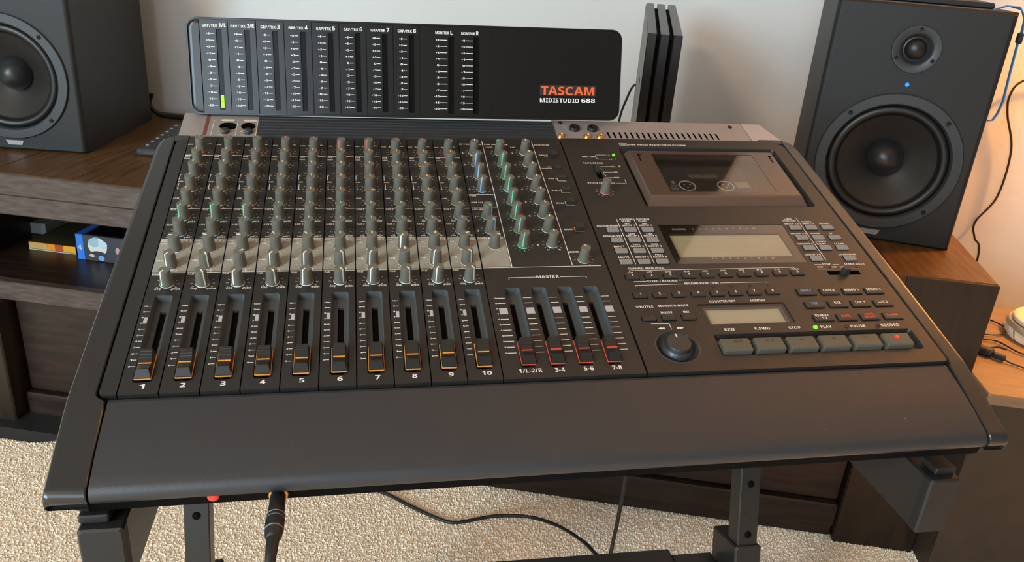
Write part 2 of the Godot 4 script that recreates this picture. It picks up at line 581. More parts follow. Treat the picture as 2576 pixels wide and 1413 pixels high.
# ------------------------------------------------------------------ television console along the back wall
func console():
	var t := thing("television_console", "long dark brown wooden media console carrying both loudspeakers along the wall", "console", Transform3D(Basis(), Vector3(-0.3, 0, -1.28)))
	var L := -0.954
	var R := 0.956
	var g := Geo.new()                                           # top in boards that run front to back
	var n := 12
	for k in n:
		var xa := lerpf(L, R, float(k) / n)
		var xb := lerpf(L, R, float(k + 1) / n) - 0.0012
		var far := 0.045 if k == n - 1 else 0.0
		g = Geo.new()
		var c := 0.002
		g.loft([[Vector3(xa, 0.505, 0), Vector3(xb, 0.505, 0), Vector3(xb + far, 0.505, -0.575), Vector3(xa, 0.505, -0.575)], [Vector3(xa, CON_H - c, 0), Vector3(xb, CON_H - c, 0), Vector3(xb + far, CON_H - c, -0.575), Vector3(xa, CON_H - c, -0.575)], [Vector3(xa + c * 0.2, CON_H, -c), Vector3(xb - c * 0.2, CON_H, -c), Vector3(xb + far - c, CON_H, -0.574), Vector3(xa + c * 0.2, CON_H, -0.574)]].map(func(r): r.reverse(); return r))
		put("top_board", g.done(), M.wood_top, t)
	put("top_rail", slab_box(Vector3(L, 0.5035, -0.03), Vector3(0.8, 0.5445, 0.0012), 0.002), M.wood_edge, t)
	put("lower_rail", slab_box(Vector3(L, 0.463, -0.03), Vector3(0.8, 0.5025, -0.004), 0.002), M.wood_edge, t)
	put("shelf", slab_box(Vector3(L, 0.304, -0.56), Vector3(0.8, 0.326, -0.012)), M.wood_dark, t)
	put("shelf_rail", slab_box(Vector3(L, 0.288, -0.02), Vector3(0.8, 0.327, 0.002), 0.002), M.wood_edge, t)
	put("back_panel", slab_box(Vector3(L, 0.03, -0.572), Vector3(R, 0.5, -0.562)), M.wood_dark, t)
	put("side_panel", slab_box(Vector3(L, 0.03, -0.56), Vector3(L + 0.03, 0.503, -0.03)), M.wood_dark, t)
	put("side_panel", slab_box(Vector3(R - 0.03, 0.03, -0.56), Vector3(R, 0.503, -0.03)), M.wood_dark, t)
	for k in 2:
		put("drawer_front", slab_box(Vector3(-0.806 + k * 0.81, 0.0795, -0.035), Vector3(-0.004 + k * 0.815, 0.284, -0.016), 0.003), M.wood_dark, t)
	put("plinth", slab_box(Vector3(-0.81, 0.026, -0.04), Vector3(0.812, 0.077, -0.004), 0.003), M.wood_dark, t)
	put("base_rail", slab_box(Vector3(-0.81, 0.0, -0.05), Vector3(0.812, 0.025, -0.012), 0.003), M.wood_dark, t)
	put("post", slab_box(Vector3(L, 0.0, -0.09), Vector3(-0.812, 0.287, 0.03), 0.003), M.wood_post, t)
	put("post", slab_box(Vector3(0.8135, 0.0, -0.002), Vector3(R + 0.0015, 0.5435, 0.0026), 0.001), M.wood_post, t)
	put("post", slab_box(Vector3(0.8135, 0.0, -0.09), Vector3(R, 0.503, -0.0025), 0.002), M.wood_post, t)
	g = Geo.new()                                                # foot of the left post with its slanted bracket
	var prof := [Vector2(L, 0), Vector2(-0.77, 0), Vector2(-0.705, 0.016), Vector2(-0.705, 0.03), Vector2(L, 0.03)]
	var a := prof.map(func(p): return Vector3(p.x, p.y, -0.02))
	var b := prof.map(func(p): return Vector3(p.x, p.y, 0.055))
	g.loft([a, b])
	put("foot", g.done(), M.rubber, t)


func side_table():
	var t := thing("side_table", "low table with honey wood top and dark front beside the console", "table", Transform3D(Basis(), Vector3(1.0, 0, -1.4)))
	put("table_top", slab_box(Vector3(-0.341, 0.364, -0.2), Vector3(0.5, 0.384, 0.19), 0.002), M.wood_table, t)
	put("front_panel", slab_box(Vector3(-0.338, 0.0, 0.165), Vector3(0.49, 0.3635, 0.182), 0.002), M.dark_table, t)
	put("side_panel", slab_box(Vector3(-0.338, 0.0, -0.195), Vector3(-0.32, 0.3635, 0.164)), M.dark_table, t)
	put("side_panel", slab_box(Vector3(0.472, 0.0, -0.195), Vector3(0.49, 0.3635, 0.164)), M.dark_table, t)
	var l := thing("round_dish", "round pale disc with clear glass rim on the honey wood table at the right edge", "dish", Transform3D(Basis(), Vector3(0.872, 0.3845, -1.462)))
	var up := Transform3D(Basis(Vector3(1, 0, 0), Vector3(0, 0, -1), Vector3(0, 1, 0)), Vector3.ZERO)
	var g := Geo.new(up)
	g.lathe(0, 0, [Vector2(0.0, 0.0), Vector2(0.08, 0.0), Vector2(0.08, 0.0), Vector2(0.083, 0.006), Vector2(0.083, 0.02), Vector2(0.079, 0.027), Vector2(0.079, 0.027), Vector2(0.0, 0.029)], 40)
	var clear := mat(Color(0.95, 0.95, 0.9, 0.25), 0.05)
	clear.refraction_enabled = true
	clear.refraction_scale = 0.05
	put("rim", g.done(), clear, l)
	g = Geo.new(up)
	g.lathe(0, 0, [Vector2(0.0, 0.029), Vector2(0.074, 0.029), Vector2(0.074, 0.029), Vector2(0.074, 0.034), Vector2(0.07, 0.037), Vector2(0.0, 0.039)], 40)
	put("top", g.done(), M.white, l)


func off_frame():
	# what the photograph shows only by its light and reflections: the lamp at the right and the dark television over the console
	var up := Transform3D(Basis(Vector3(1, 0, 0), Vector3(0, 0, -1), Vector3(0, 1, 0)), Vector3.ZERO)
	var l := thing("floor_lamp", "warm floor lamp beyond the right edge, casting orange glow on the wall", "lamp", Transform3D(Basis(), Vector3(1.2, 0.0, -1.68)))
	var g := Geo.new(up)
	g.lathe(0, 0, [Vector2(0.0, 0.0), Vector2(0.1, 0.0), Vector2(0.1, 0.012), Vector2(0.02, 0.02), Vector2(0.009, 0.04), Vector2(0.009, 1.27), Vector2(0.018, 1.28), Vector2(0.018, 1.31), Vector2(0.0, 1.31)], 24)
	put("pole", g.done(), M.steel, l)
	g = Geo.new(up)
	g.lathe(0, 0, [Vector2(0.13, 1.22), Vector2(0.172, 1.42), Vector2(0.172, 1.42), Vector2(0.17, 1.42), Vector2(0.17, 1.42), Vector2(0.128, 1.22), Vector2(0.128, 1.22), Vector2(0.13, 1.22)], 40)
	put("shade", g.done(), M.shade, l)
	g = Geo.new(up)
	g.lathe(0, 0, [Vector2(0.0, 1.31), Vector2(0.014, 1.312), Vector2(0.028, 1.335), Vector2(0.03, 1.352), Vector2(0.022, 1.375), Vector2(0.0, 1.384)], 20)
	put("bulb", g.done(), glow(Color8(255, 166, 64), 8.0, rgb8(250, 220, 180)), l)
	var c := thing("ceiling_light", "square warm ceiling light behind the photographer, outside the frame", "lamp", Transform3D(Basis(), Vector3(-1.5, 2.45, 1.9)))
	g = Geo.new()
	g.box(-0.31, 0.0, -0.31, 0.31, 0.049, 0.31, 0.006)
	put("frame", g.done(), M.ceiling, c)
	g = Geo.new()
	g.box(-0.28, -0.003, -0.28, 0.28, 0.001, 0.28)
	put("diffuser", g.done(), glow(Color8(255, 208, 156), 3.0, rgb8(240, 230, 215)), c)
	var t := thing("television", "wide black television on the wall above the console, beyond the top edge", "television", Transform3D(Basis(), Vector3(-0.335, 1.29, WALL_Z + 0.03)))
	g = Geo.new()
	g.box(-0.78, 0.0, -0.029, 0.78, 0.88, 0.02, 0.006)
	put("casing", g.done(), M.rubber, t)
	g = Geo.new()
	g.box(-0.768, 0.016, 0.0195, 0.768, 0.868, 0.0205)
	put("screen", g.done(), mat(rgb8(10, 10, 11), 0.2), t)


# ------------------------------------------------------------------ loudspeakers
func speaker(label: String, xf: Transform3D) -> Node3D:
	var t := thing("loudspeaker", label, "loudspeaker", xf, "black studio loudspeakers on the console")
	var w := 0.136
	var hh := 0.403
	var cy := 0.142
	var ty := 0.3335
	var g := Geo.new()
	g.plate(-w + 0.008, 0.004, w - 0.008, hh - 0.004, 0, [[-0.1005, cy - 0.1005, 0.1005, cy + 0.1005, 0.1005], [-0.027, ty - 0.027, 0.027, ty + 0.027, 0.027]])
	g.soft()
	var e := []
	for k in 4:
		var a := PI / 2 * k / 3.0
		e.append(Vector2(w - 0.008 + 0.008 * sin(a), -0.008 + 0.008 * cos(a)))
	for k in 3:
		g.quad(Vector3(e[k].x, 0.004, e[k].y), Vector3(e[k + 1].x, 0.004, e[k + 1].y), Vector3(e[k + 1].x, hh - 0.004, e[k + 1].y), Vector3(e[k].x, hh - 0.004, e[k].y))
		g.quad(Vector3(-e[k + 1].x, 0.004, e[k + 1].y), Vector3(-e[k].x, 0.004, e[k].y), Vector3(-e[k].x, hh - 0.004, e[k].y), Vector3(-e[k + 1].x, hh - 0.004, e[k + 1].y))
	g.flat()
	for s in [[0.004, 0.0, -0.004], [hh - 0.004, hh, -0.004]]:
		var up: bool = s[1] > s[0]
		var ring0 := [Vector3(-w, s[0], -0.008), Vector3(-w + 0.008, s[0], 0), Vector3(w - 0.008, s[0], 0), Vector3(w, s[0], -0.008)]
		var ring1 := [Vector3(-w, s[1], -0.01), Vector3(-w + 0.008, s[1], -0.004), Vector3(w - 0.008, s[1], -0.004), Vector3(w, s[1], -0.01)]
		for k in 3:
			if up: g.quad(ring0[k], ring0[k + 1], ring1[k + 1], ring1[k])
			else: g.quad(ring1[k], ring1[k + 1], ring0[k + 1], ring0[k])
	var dp := 0.33
	g.quad(Vector3(w, 0, -0.008), Vector3(w, 0, -dp), Vector3(w, hh, -dp), Vector3(w, hh, -0.008))
	g.quad(Vector3(-w, 0, -dp), Vector3(-w, 0, -0.008), Vector3(-w, hh, -0.008), Vector3(-w, hh, -dp))
	g.quad(Vector3(w, 0, -dp), Vector3(-w, 0, -dp), Vector3(-w, hh, -dp), Vector3(w, hh, -dp))
	g.quad(Vector3(-w, hh, -0.0045), Vector3(w, hh, -0.0045), Vector3(w, hh, -dp), Vector3(-w, hh, -dp))
	g.quad(Vector3(-w, 0, -dp), Vector3(w, 0, -dp), Vector3(w, 0, -0.0045), Vector3(-w, 0, -0.0045))
	put("cabinet", g.done(), M.box_black, t)
	# woofer
	g = Geo.new()
	g.lathe(0, cy, [Vector2(0.119, 0.0), Vector2(0.119, 0.003), Vector2(0.1175, 0.0045), Vector2(0.1175, 0.0045), Vector2(0.102, 0.0045), Vector2(0.102, 0.0045), Vector2(0.099, 0.001), Vector2(0.099, -0.012)], 72)
	var ring := put("woofer_frame", g.done(), M.ring, t)
	for k in 4:
		var a := PI / 4 + PI / 2 * k
		g = Geo.new()
		g.lathe(0.1105 * cos(a), cy + 0.1105 * sin(a), [Vector2(0.004, 0.0045), Vector2(0.0038, 0.006), Vector2(0.0022, 0.0062), Vector2(0.0016, 0.005), Vector2(0.0, 0.0048)], 12)
		put("screw", g.done(), M.screw, ring)
	g = Geo.new()
	var sp := [Vector2(0.0995, -0.008)]
	for k in 9:
		var a := PI * k / 8.0
		sp.append(Vector2(0.0905 + 0.0075 * cos(a), -0.006 + 0.0075 * sin(a)))
	sp.append(Vector2(0.080, -0.009))
	g.lathe(0, cy, sp, 72)
	put("surround", g.done(), M.surround, t)
	g = Geo.new()
	g.lathe(0, cy, [Vector2(0.0805, -0.009), Vector2(0.064, -0.021), Vector2(0.046, -0.034), Vector2(0.030, -0.043)], 72)
	put("cone", g.done(), M.cone, t)
	g = Geo.new()
	g.lathe(0, cy, [Vector2(0.0315, -0.044), Vector2(0.031, -0.035), Vector2(0.027, -0.024), Vector2(0.019, -0.0145), Vector2(0.01, -0.0095), Vector2(0.0, -0.008)], 48)
	put("dust_cap", g.done(), M.dome, t)
	# tweeter
	g = Geo.new()
	g.lathe(0, ty, [Vector2(0.0385, 0.0), Vector2(0.0383, 0.002), Vector2(0.0375, 0.003), Vector2(0.0375, 0.003), Vector2(0.027, 0.003), Vector2(0.0245, 0.0015), Vector2(0.0225, -0.003), Vector2(0.0195, -0.007), Vector2(0.0195, -0.007), Vector2(0.017, -0.006)], 56)
	var tw := put("tweeter_plate", g.done(), M.ring, t)
	for k in 3:
		var a := PI / 2 + TAU / 3 * k
		g = Geo.new()
		g.lathe(0.0322 * cos(a), ty + 0.0322 * sin(a), [Vector2(0.0032, 0.003), Vector2(0.003, 0.0042), Vector2(0.0016, 0.0042), Vector2(0.0012, 0.0034), Vector2(0.0, 0.0034)], 12)
		put("screw", g.done(), M.screw, tw)
	g = Geo.new()
	g.lathe(0, ty, [Vector2(0.0175, -0.007), Vector2(0.0165, -0.002), Vector2(0.0125, 0.003), Vector2(0.007, 0.0058), Vector2(0.0, 0.007)], 36)
	put("tweeter_dome", g.done(), M.surround, t)
	g = Geo.new()
	var bw := 0.0175
	var b0 := [Vector3(-bw + 0.004, 0.0105, 0.0), Vector3(bw - 0.004, 0.0105, 0.0), Vector3(bw, 0.0195, 0.0), Vector3(-bw, 0.0195, 0.0)]
	g.loft([b0, b0.map(func(p): return Vector3(p.x * 0.97, p.y, 0.0016))])
	put("badge", g.done(), M.badge, t)
	return t


func speakers():
	speaker("black studio loudspeaker cropped by the left edge of the photo, on the console", Transform3D(Basis(Vector3.UP, deg_to_rad(9)), Vector3(-1.1463, CON_H + 0.0005, -1.4227)))
	var r := speaker("black studio loudspeaker with lit blue dot at the right end of the console", Transform3D(Basis(Vector3.UP, deg_to_rad(-9)), Vector3(0.4929, CON_H + 0.0005, -1.4469)))
	var g := Geo.new()
	g.lathe(0, 0.276, [Vector2(0.0034, 0.0), Vector2(0.0032, 0.001), Vector2(0.002, 0.0018), Vector2(0.0, 0.0021)], 16)
	put("power_light", g.done(), M.led_blue, r)
	# flat case and lanyard lying on the right speaker
	var top := r.transform * Transform3D(Basis(), Vector3(0, 0.4032, 0))
	g = Geo.new()
	g.box(-0.10, 0, -0.21, 0.115, 0.009, -0.075, 0.002)
	tag(put("flat_case", g.done(), M.rubber, null, top), "thin black flat case lying on top of the right loudspeaker", "case")
	var l := thing("lanyard", "blue fabric lanyard with black clip hanging down the right loudspeaker's side", "strap", top)
	var blue := bumpy(mat(rgb8(72, 136, 190), 0.7), noise(31, 0.2, Color.BLACK, Color.WHITE, true), 0.4, Vector3.ONE * 40)
	g = Geo.new()
	ribbon(g, [Vector3(0.11, 0.0012, -0.05), Vector3(0.125, 0.008, -0.04), Vector3(0.142, 0.006, -0.03), Vector3(0.15, -0.008, -0.022), Vector3(0.151, -0.03, -0.02)], Vector3(0, 0.1, 1), 0.013)
	put("loop", g.done(), blue, l)
	g = Geo.new()
	g.box(0.1465, -0.047, -0.027, 0.154, -0.03, -0.012, 0.002)
	put("clip", g.done(), M.rubber, l)
	g = Geo.new()
	ribbon(g, [Vector3(0.150, -0.045, -0.02), Vector3(0.1515, -0.085, -0.02), Vector3(0.1535, -0.12, -0.02), Vector3(0.1545, -0.14, -0.02), Vector3(0.152, -0.16, -0.02), Vector3(0.1475, -0.172, -0.02), Vector3(0.141, -0.1735, -0.02)], Vector3(0, 0.1, 1), 0.011)
	put("strap", g.done(), blue, l)


func ribbon(g: Geo, pts: Array, across: Vector3, w: float):
	var rings := []
	for k in pts.size():
		var d: Vector3 = (pts[mini(k + 1, pts.size() - 1)] - pts[maxi(k - 1, 0)]).normalized()
		var s := (across - d * across.dot(d)).normalized() * w / 2
		var n := d.cross(s).normalized() * 0.0007
		rings.append([pts[k] - s - n, pts[k] + s - n, pts[k] + s + n, pts[k] - s + n])
	g.loft(rings)


# ------------------------------------------------------------------ things on and in the console
func shelf_items():
	var y := 0.3262
	var b := thing("boxed_game", "thick dark boxed game with bright blue end band on the console shelf", "game case", Transform3D(Basis(), Vector3(-0.965, y, -1.42)))
	var g := Geo.new()
	g.box(-0.066, 0, -0.13, 0.09, 0.056, 0, 0.001)
	put("box", g.done(), mat(rgb8(62, 64, 70), 0.3), b)
	g = Geo.new()
	g.box(-0.0825, 0, -0.13, -0.066, 0.056, 0.0005, 0.001)
	put("blue_band", g.done(), mat(rgb8(50, 120, 214), 0.35), b)
	g = Geo.new()
	g.box(-0.06, 0.056, -0.125, 0.088, 0.0563, -0.004)
	put("top_print", g.done(), mat(rgb8(18, 12, 18), 0.3), b)
	var art := [[-0.036, 0.033, 0.021, 0.020, rgb8(214, 208, 200)], [-0.043, 0.041, 0.012, 0.010, rgb8(150, 184, 196)], [-0.024, 0.038, 0.010, 0.009, rgb8(184, 206, 220)], [-0.036, 0.018, 0.015, 0.005, rgb8(54, 52, 56)], [-0.03, 0.008, 0.007, 0.006, rgb8(112, 160, 214)], [-0.036, 0.052, 0.004, 0.003, rgb8(108, 160, 170)], [-0.05, 0.012, 0.006, 0.003, rgb8(196, 190, 180)], [0.008, 0.028, 0.005, 0.008, rgb8(190, 150, 150)]]
	for i in art.size():
		var q = art[i]
		g = Geo.new()
		var r := []
		for k in 14:
			var t := TAU * k / 14
			r.append(Vector3(q[0] + q[2] * cos(t), q[1] + q[3] * sin(t), 0.0))
		g.loft([r, r.map(func(p): return p + Vector3(0, 0, 0.0003 + 0.0001 * i))])
		put("print_patch", g.done(), mat(q[4], 0.4), b)
	g = Geo.new()
	txt(g, "4", -0.0745, 0.028, 0.011, 0.0, 0, 0.0008)
	put("print_patch", g.done(), mat(rgb8(176, 196, 236), 0.4), b)
	var c := thing("disc_case", "flat disc case with tan, orange and yellow spine left of the boxed game", "disc case", Transform3D(Basis(), Vector3(-1.115, y, -1.44)))
	g = Geo.new()
	g.box(-0.055, 0.002, -0.13, 0.05, 0.0175, -0.001, 0.001)
	put("case", g.done(), mat(rgb8(58, 52, 36), 0.3), c)
	var spine := [[-0.055, -0.013, rgb8(196, 150, 84)], [-0.013, 0.004, rgb8(226, 140, 24)], [0.004, 0.022, rgb8(178, 74, 34)], [0.022, 0.05, rgb8(224, 160, 36)]]
	for q in spine:
		g = Geo.new()
		g.box(q[0], 0.003, -0.001, q[1] - 0.0004, 0.0168, 0.0004)
		put("spine_print", g.done(), mat(q[2], 0.4), c)
	g = Geo.new()
	g.box(-0.055, 0, -0.13, 0.05, 0.002, 0.0006)
	put("clear_edge", g.done(), mat(rgb8(176, 174, 160), 0.2), c)
	c = thing("disc_case", "thin disc case with orange spine lying behind the yellow one", "disc case", Transform3D(Basis(), Vector3(-1.13, y, -1.585)))
	g = Geo.new()
	g.box(-0.06, 0, -0.12, 0.08, 0.0125, 0, 0.001)
	put("case", g.done(), mat(rgb8(110, 84, 50), 0.35), c)
	g = Geo.new()
	g.box(-0.055, 0.002, 0, 0.078, 0.0115, 0.0005)
	put("spine_print", g.done(), mat(rgb8(200, 130, 30), 0.35), c)
	g = Geo.new()
	g.box(-0.235, 0.0005, -0.62, -0.19, 0.026, -0.5, 0.002)
	tag(put("small_box", g.done(), mat(rgb8(150, 154, 150), 0.4), null, Transform3D(Basis(), Vector3(-1.0, y, -1.02))), "small pale grey box at the back of the console shelf", "box")
	# remote control on the console top, half hidden by the recorder
	var r := thing("remote_control", "slim dark grey remote control with pale keys on the console top", "remote control", Transform3D(Basis(Vector3.UP, deg_to_rad(11)), Vector3(-0.92, CON_H + 0.0005, -1.585)))
	g = Geo.new()
	g.box(-0.026, 0, -0.125, 0.026, 0.014, 0.115, 0.004)
	put("body", g.done(), mat(rgb8(58, 60, 62), 0.45), r)
	for i in 3:
		for j in 7:
			g = Geo.new()
			g.lathe(-0.014 + i * 0.014, 0, [Vector2(0.0036, 0), Vector2(0.0033, 0.0014), Vector2(0.0, 0.0018)], 10)
			put("key", g.done(), M.key_grey if i == 0 else M.key_black, r, Transform3D(Basis(Vector3(1, 0, 0), Vector3(0, 0, -1), Vector3(0, 1, 0)), Vector3(0, 0.014, -0.1 + j * 0.03)))


func game_console():
	var t := thing("game_console", "black three-slab game console standing upright on the console before the wall", "game console", Transform3D(Basis(), Vector3(0.077, CON_H + 0.0005, -1.49)))
	for k in 3:
		var x0 := -0.0275 + k * 0.0205
		var x1 := x0 + 0.0145
		var g := Geo.new()
		var prof := [Vector2(0.13, 0.0), Vector2(0.14, 0.331), Vector2(-0.15, 0.359), Vector2(-0.15, 0.0)]
		var a := prof.map(func(p): return Vector3(x0, p.y, p.x))
		var b := prof.map(func(p): return Vector3(x1, p.y, p.x))
		var c := 0.0012
		var i := prof.map(func(p): return Vector3(x0 - 0.0, p.y - (c if p.y > 0.1 else 0.0), p.x - signf(p.x) * c))
		var rings := [i, a.map(func(p): return p + Vector3(c, 0, 0)), b.map(func(p): return p - Vector3(c, 0, 0)), i.map(func(p): return p + Vector3(x1 - x0, 0, 0))]
		g.loft(rings)
		put("slab", g.done(), M.console_box, t)
		if k < 2:
			g = Geo.new()
			var q := prof.map(func(p): return Vector3(x1, p.y - (0.008 if p.y > 0.1 else 0.0), p.x - signf(p.x) * 0.01))
			g.loft([q, q.map(func(p): return p + Vector3(0.006, 0, 0))])
			put("groove", g.done(), M.gap, t)
	var g := Geo.new()
	var sp := [Vector3(-0.0277, 0.001, 0.137), Vector3(-0.0277, 0.329, 0.137), Vector3(-0.0277, 0.356, -0.148), Vector3(-0.0277, 0.001, -0.148)]
	g.loft([sp, sp.map(func(p): return p - Vector3(0.0006, 0, 0))])
	put("side_panel", g.done(), M.console_side, t)
	g = Geo.new()
	g.box(-0.0288, 0.235, 0.06, -0.0282, 0.25, 0.066)
	put("port", g.done(), M.gap, t)


# ------------------------------------------------------------------ stand
func mixer_root() -> Transform3D:
	return Transform3D(Basis(Vector3.UP, deg_to_rad(17.7664)), Vector3(-0.32407, 0.6232, -0.457514))


func stand():
	var root := mixer_root()
	root.origin.y = 0.0
	var t := thing("keyboard_stand", "black square-tube keyboard stand carrying the mixing recorder over the carpet", "stand", root)
	for side in 2:
		var x0: float = [-0.0135, 0.630][side]
		var x1: float = [0.0145, 0.6575][side]
		var g := Geo.new()
		g.box(x0, 0.565, -0.42, x1, 0.618, 0.066, 0.0015)
		put("arm", g.done(), M.steel, t)
		g = Geo.new()
		g.box(x0 - 0.0006, 0.5645, 0.06, x1 + 0.0006, 0.6186, 0.0715, 0.0016)
		var cap := put("end_cap", g.done(), M.rubber, t)
		g = Geo.new()
		var px: float = x0 - 0.001 if side == 0 else x0 + 0.007
		g.box(px, 0.6187, 0.046, px + 0.0195, 0.6252, 0.0645, 0.001)
		put("pad", g.done(), M.rubber, t)
		# leaning upright with its holes, the sleeve it slides in and the foot bar
		var ux: float = [0.008, 0.620][side]
		var lean := Transform3D(Basis(Vector3(1, 0, 0), -0.28), Vector3(ux, 0.43, -0.175))
		g = Geo.new()
		g.box(-0.0125, -0.2, -0.0125, 0.0125, 0.14, 0.0125, 0.0012)
		var up := put("upright", g.done(), M.steel, t, lean)
		for k in 5:
			g = Geo.new()
			g.lathe(0, 0, [Vector2(0.0042, 0.0), Vector2(0.0042, 0.0006), Vector2(0.0, 0.0006)], 14)
			put("hole", g.done(), M.gap, up, Transform3D(Basis(), Vector3(0, 0.065 - k * 0.062, 0.0125)))
		g = Geo.new()
		g.box(-0.0165, -0.44, -0.045, 0.0165, -0.072, 0.0165, 0.002)
		put("sleeve", g.done(), M.steel, t, lean)
		g = Geo.new()
		g.box(ux - 0.025, 0.0, -0.36, ux + 0.015, 0.03, 0.16, 0.004)
		put("foot_bar", g.done(), M.steel, t)
	var g := Geo.new()
	g.box(0.04, 0.275, -0.19, 0.5455, 0.325, -0.14, 0.002)
	put("cross_tube", g.done(), M.steel, t)
	g = Geo.new()
	g.box(0.546, 0.28, -0.185, 0.6, 0.32, -0.145, 0.002)
	put("cross_bar", g.done(), M.steel, t)


# ------------------------------------------------------------------ the recorder
func recorder():
	var t := thing("mixing_recorder", "black cassette mixing recorder with rows of grey knobs and faders, tilted meter bridge behind", "mixer", mixer_root())
	body(t)
	channels(t)
	knobs(t)
	faders(t)
	tape_side(t)
	rear_deck(t)
	bridge(t)
	cassette()


func body(t: Node3D):
	var g := Geo.new(PLAN)
	var bot := func(y: float) -> float: return (-1.911 - 0.2941 * y) / 0.9557
	g.extrude_x([Vector2(-2.58, -0.72), Vector2(-2.58, bot.call(-2.58)), Vector2(14.3, bot.call(14.3)), Vector2(14.5, -0.36), Vector2(-0.1, -0.36)], -0.3, 23.85)
	put("chassis", g.done(), M.gap, t, TP)
	# rounded lower corners of the casing at both ends
	for side in 2:
		var xa: float = [-0.72, 23.88][side]
		var xb: float = [-0.31, 24.1][side]
		g = Geo.new(PLAN)
		var sgn := 1.0 if side == 0 else -1.0
		var sec := []
		for k in 5:
			var a := PI / 2 * k / 4.0
			sec.append(Vector2((xb if side == 0 else xa) - sgn * 0.4 * cos(a), -0.93 - 0.26 * sin(a)))
		sec.append(Vector2(xb if side == 0 else xa, -0.55))
		sec.append(Vector2((xb if side == 0 else xa) - sgn * 0.4, -0.55))
		var r0 := sec.map(func(p): return Vector3(p.x, -2.6, p.y))
		var r1 := sec.map(func(p): return Vector3(p.x, 13.0, p.y - 4.7 if p.y < -0.9 else p.y))
		if side == 1:
			r0.reverse(); r1.reverse()
		g.loft([r1, r0])
		put("lower_casing", g.done(), M.rubber, t, TP)
	# arm rest
	var prof := [Vector2(-0.07, -0.1), Vector2(-0.16, -0.085)]
	prof.append(Vector2(-0.9, -0.145))
	prof.append(Vector2(-1.4, -0.205))
	prof.append(Vector2(-1.85, -0.275))
	prof.append(Vector2(-2.15, -0.34))
	var softs := [1, 2, 3, 4, 5]
	for k in 9:
		var a := deg_to_rad(72 - k * 14.5)
		prof.append(Vector2(-2.37 - 0.31 * cos(a), -0.69 + 0.30 * sin(a)))
		softs.append(5 + k)
	prof.append(Vector2(-2.3, -0.98))
	prof.append(Vector2(-0.07, -0.6))
	g = Geo.new(PLAN)
	var xl := prof.map(func(p): return -0.19)
	var xr := prof.map(func(p): return 23.86)
	g.extrude_x(prof, xl, xr, softs)
	put("arm_rest", g.done(), M.rest, t, TP)
	# flecks of dust lying on it
	g = Geo.new(PLAN)
	var flecks := [[2.0, -0.55], [1.9, -0.9], [2.12, -0.9], [1.75, -0.85], [2.05, -1.25], [1.98, -1.25], [2.3, -1.2], [2.35, -1.15], [1.2, -0.95], [4.4, -1.6], [8.7, -1.9], [18.9, -2.1], [16.2, -0.75], [16.5, -0.8], [21.5, -1.9], [5.9, -0.5], [6.3, -1.1], [9.9, -0.9]]
	for f in flecks:
		var hgt: float = -0.076 - 0.082 * absf(f[1]) - 0.012 * f[1] * f[1]
		var r := g.circle(f[0], f[1], rng.randf_range(0.008, 0.016), hgt, 6)
		g.loft([r, r.map(func(p): return p + Vector3(0, 0, 0.004))])
	g.fan(g.circle(16.2, -0.62, 0.05, -0.138, 8))
	var d := put("dust_fleck", g.done(), mat(rgb8(170, 172, 172), 0.9), t, TP)
	d.set_meta("kind", "stuff")
	# side cheeks: stations along y, each a section
	for side in 2:
		var m := 1.0 if side == 0 else -1.0
		var rings := []
		var st := [[-2.4, -1.06, -0.98], [-2.58, -0.98, -0.97], [-2.68, -0.83, -0.95], [-2.70, -0.66, -0.9], [-2.64, -0.52, -0.8]]
		var path := [Vector2(-2.44, -0.385), Vector2(-1.4, -0.205), Vector2(-0.5, -0.06), Vector2(-0.16, -0.018), Vector2(-0.06, -0.006), Vector2(0.05, 0.0), Vector2(4.0, 0.03), Vector2(11.9, 0.0), Vector2(12.3, -0.005), Vector2(12.55, -0.01), Vector2(12.7, -0.02), Vector2(12.76, -0.03)]
		var corner := [0.0, 0.0, 0.0, 0.0, 0.0, 0.0, 0.0, 0.0, 0.05, 0.14, 0.3, 0.42]
		var top := []
		for k in 6:
			var a := deg_to_rad(-72 + k * 30.0)
			top.append([Vector2(-2.44 - 0.27 * cos(a), -0.66 + 0.275 * sin(a)), 0.0])
		for k in path.size(): top.append([path[k], corner[k]])
		for e in top:
			var p: Vector2 = e[0]
			var yy := p.x + (0.36 if side == 1 and p.x > 11.0 else 0.0)
			var out := -1.18 + 0.0085 * clampf(p.x, 0, 13) + float(e[1])
			var inn := -0.485
			if p.x < 0: inn = -0.235 if p.x < -0.1 else -0.4
			if side == 1:
				out = 24.57 - float(e[1])
				inn = 24.02
				if p.x < 0: inn = 23.93 if p.x < -0.1 else 23.98
			var hb := minf(p.y - 0.02, -0.95 if p.x > -2.3 else -0.93)
			var sec := [Vector3(inn, yy, hb), Vector3(inn, yy, p.y - 0.03), Vector3(inn - 0.03 * m, yy, p.y), Vector3(out + 0.13 * m, yy, p.y), Vector3(out + 0.05 * m, yy, p.y - 0.025), Vector3(out + 0.01 * m, yy, p.y - 0.08), Vector3(out, yy, p.y - 0.15), Vector3(out + 0.05 * m, yy, hb)]
			if side == 0: sec.reverse()
			rings.append(sec)
		g = Geo.new(PLAN)
		# long top kept smooth, sides flat
		for i in 8:
			g.soft()
			var j := (i + 1) % 8
			for k in rings.size() - 1: g.quad(rings[k][j], rings[k][i], rings[k + 1][i], rings[k + 1][j])
		g.flat()
		g.fan(rings[0])
		var last: Array = rings[-1].duplicate()
		last.reverse()
		g.fan(last)
		# tongue that wraps the rear corner of the panel
		if side == 0: g.slab(-0.5, 12.42, -0.02, 12.80, 0.05, -0.4, -0.005, 0.02)
		else: g.slab(22.98, 12.84, 24.0, 13.15, 0.05, -0.4, -0.005, 0.02)
		put("side_cheek", g.done(), M.cheek, t, TP)


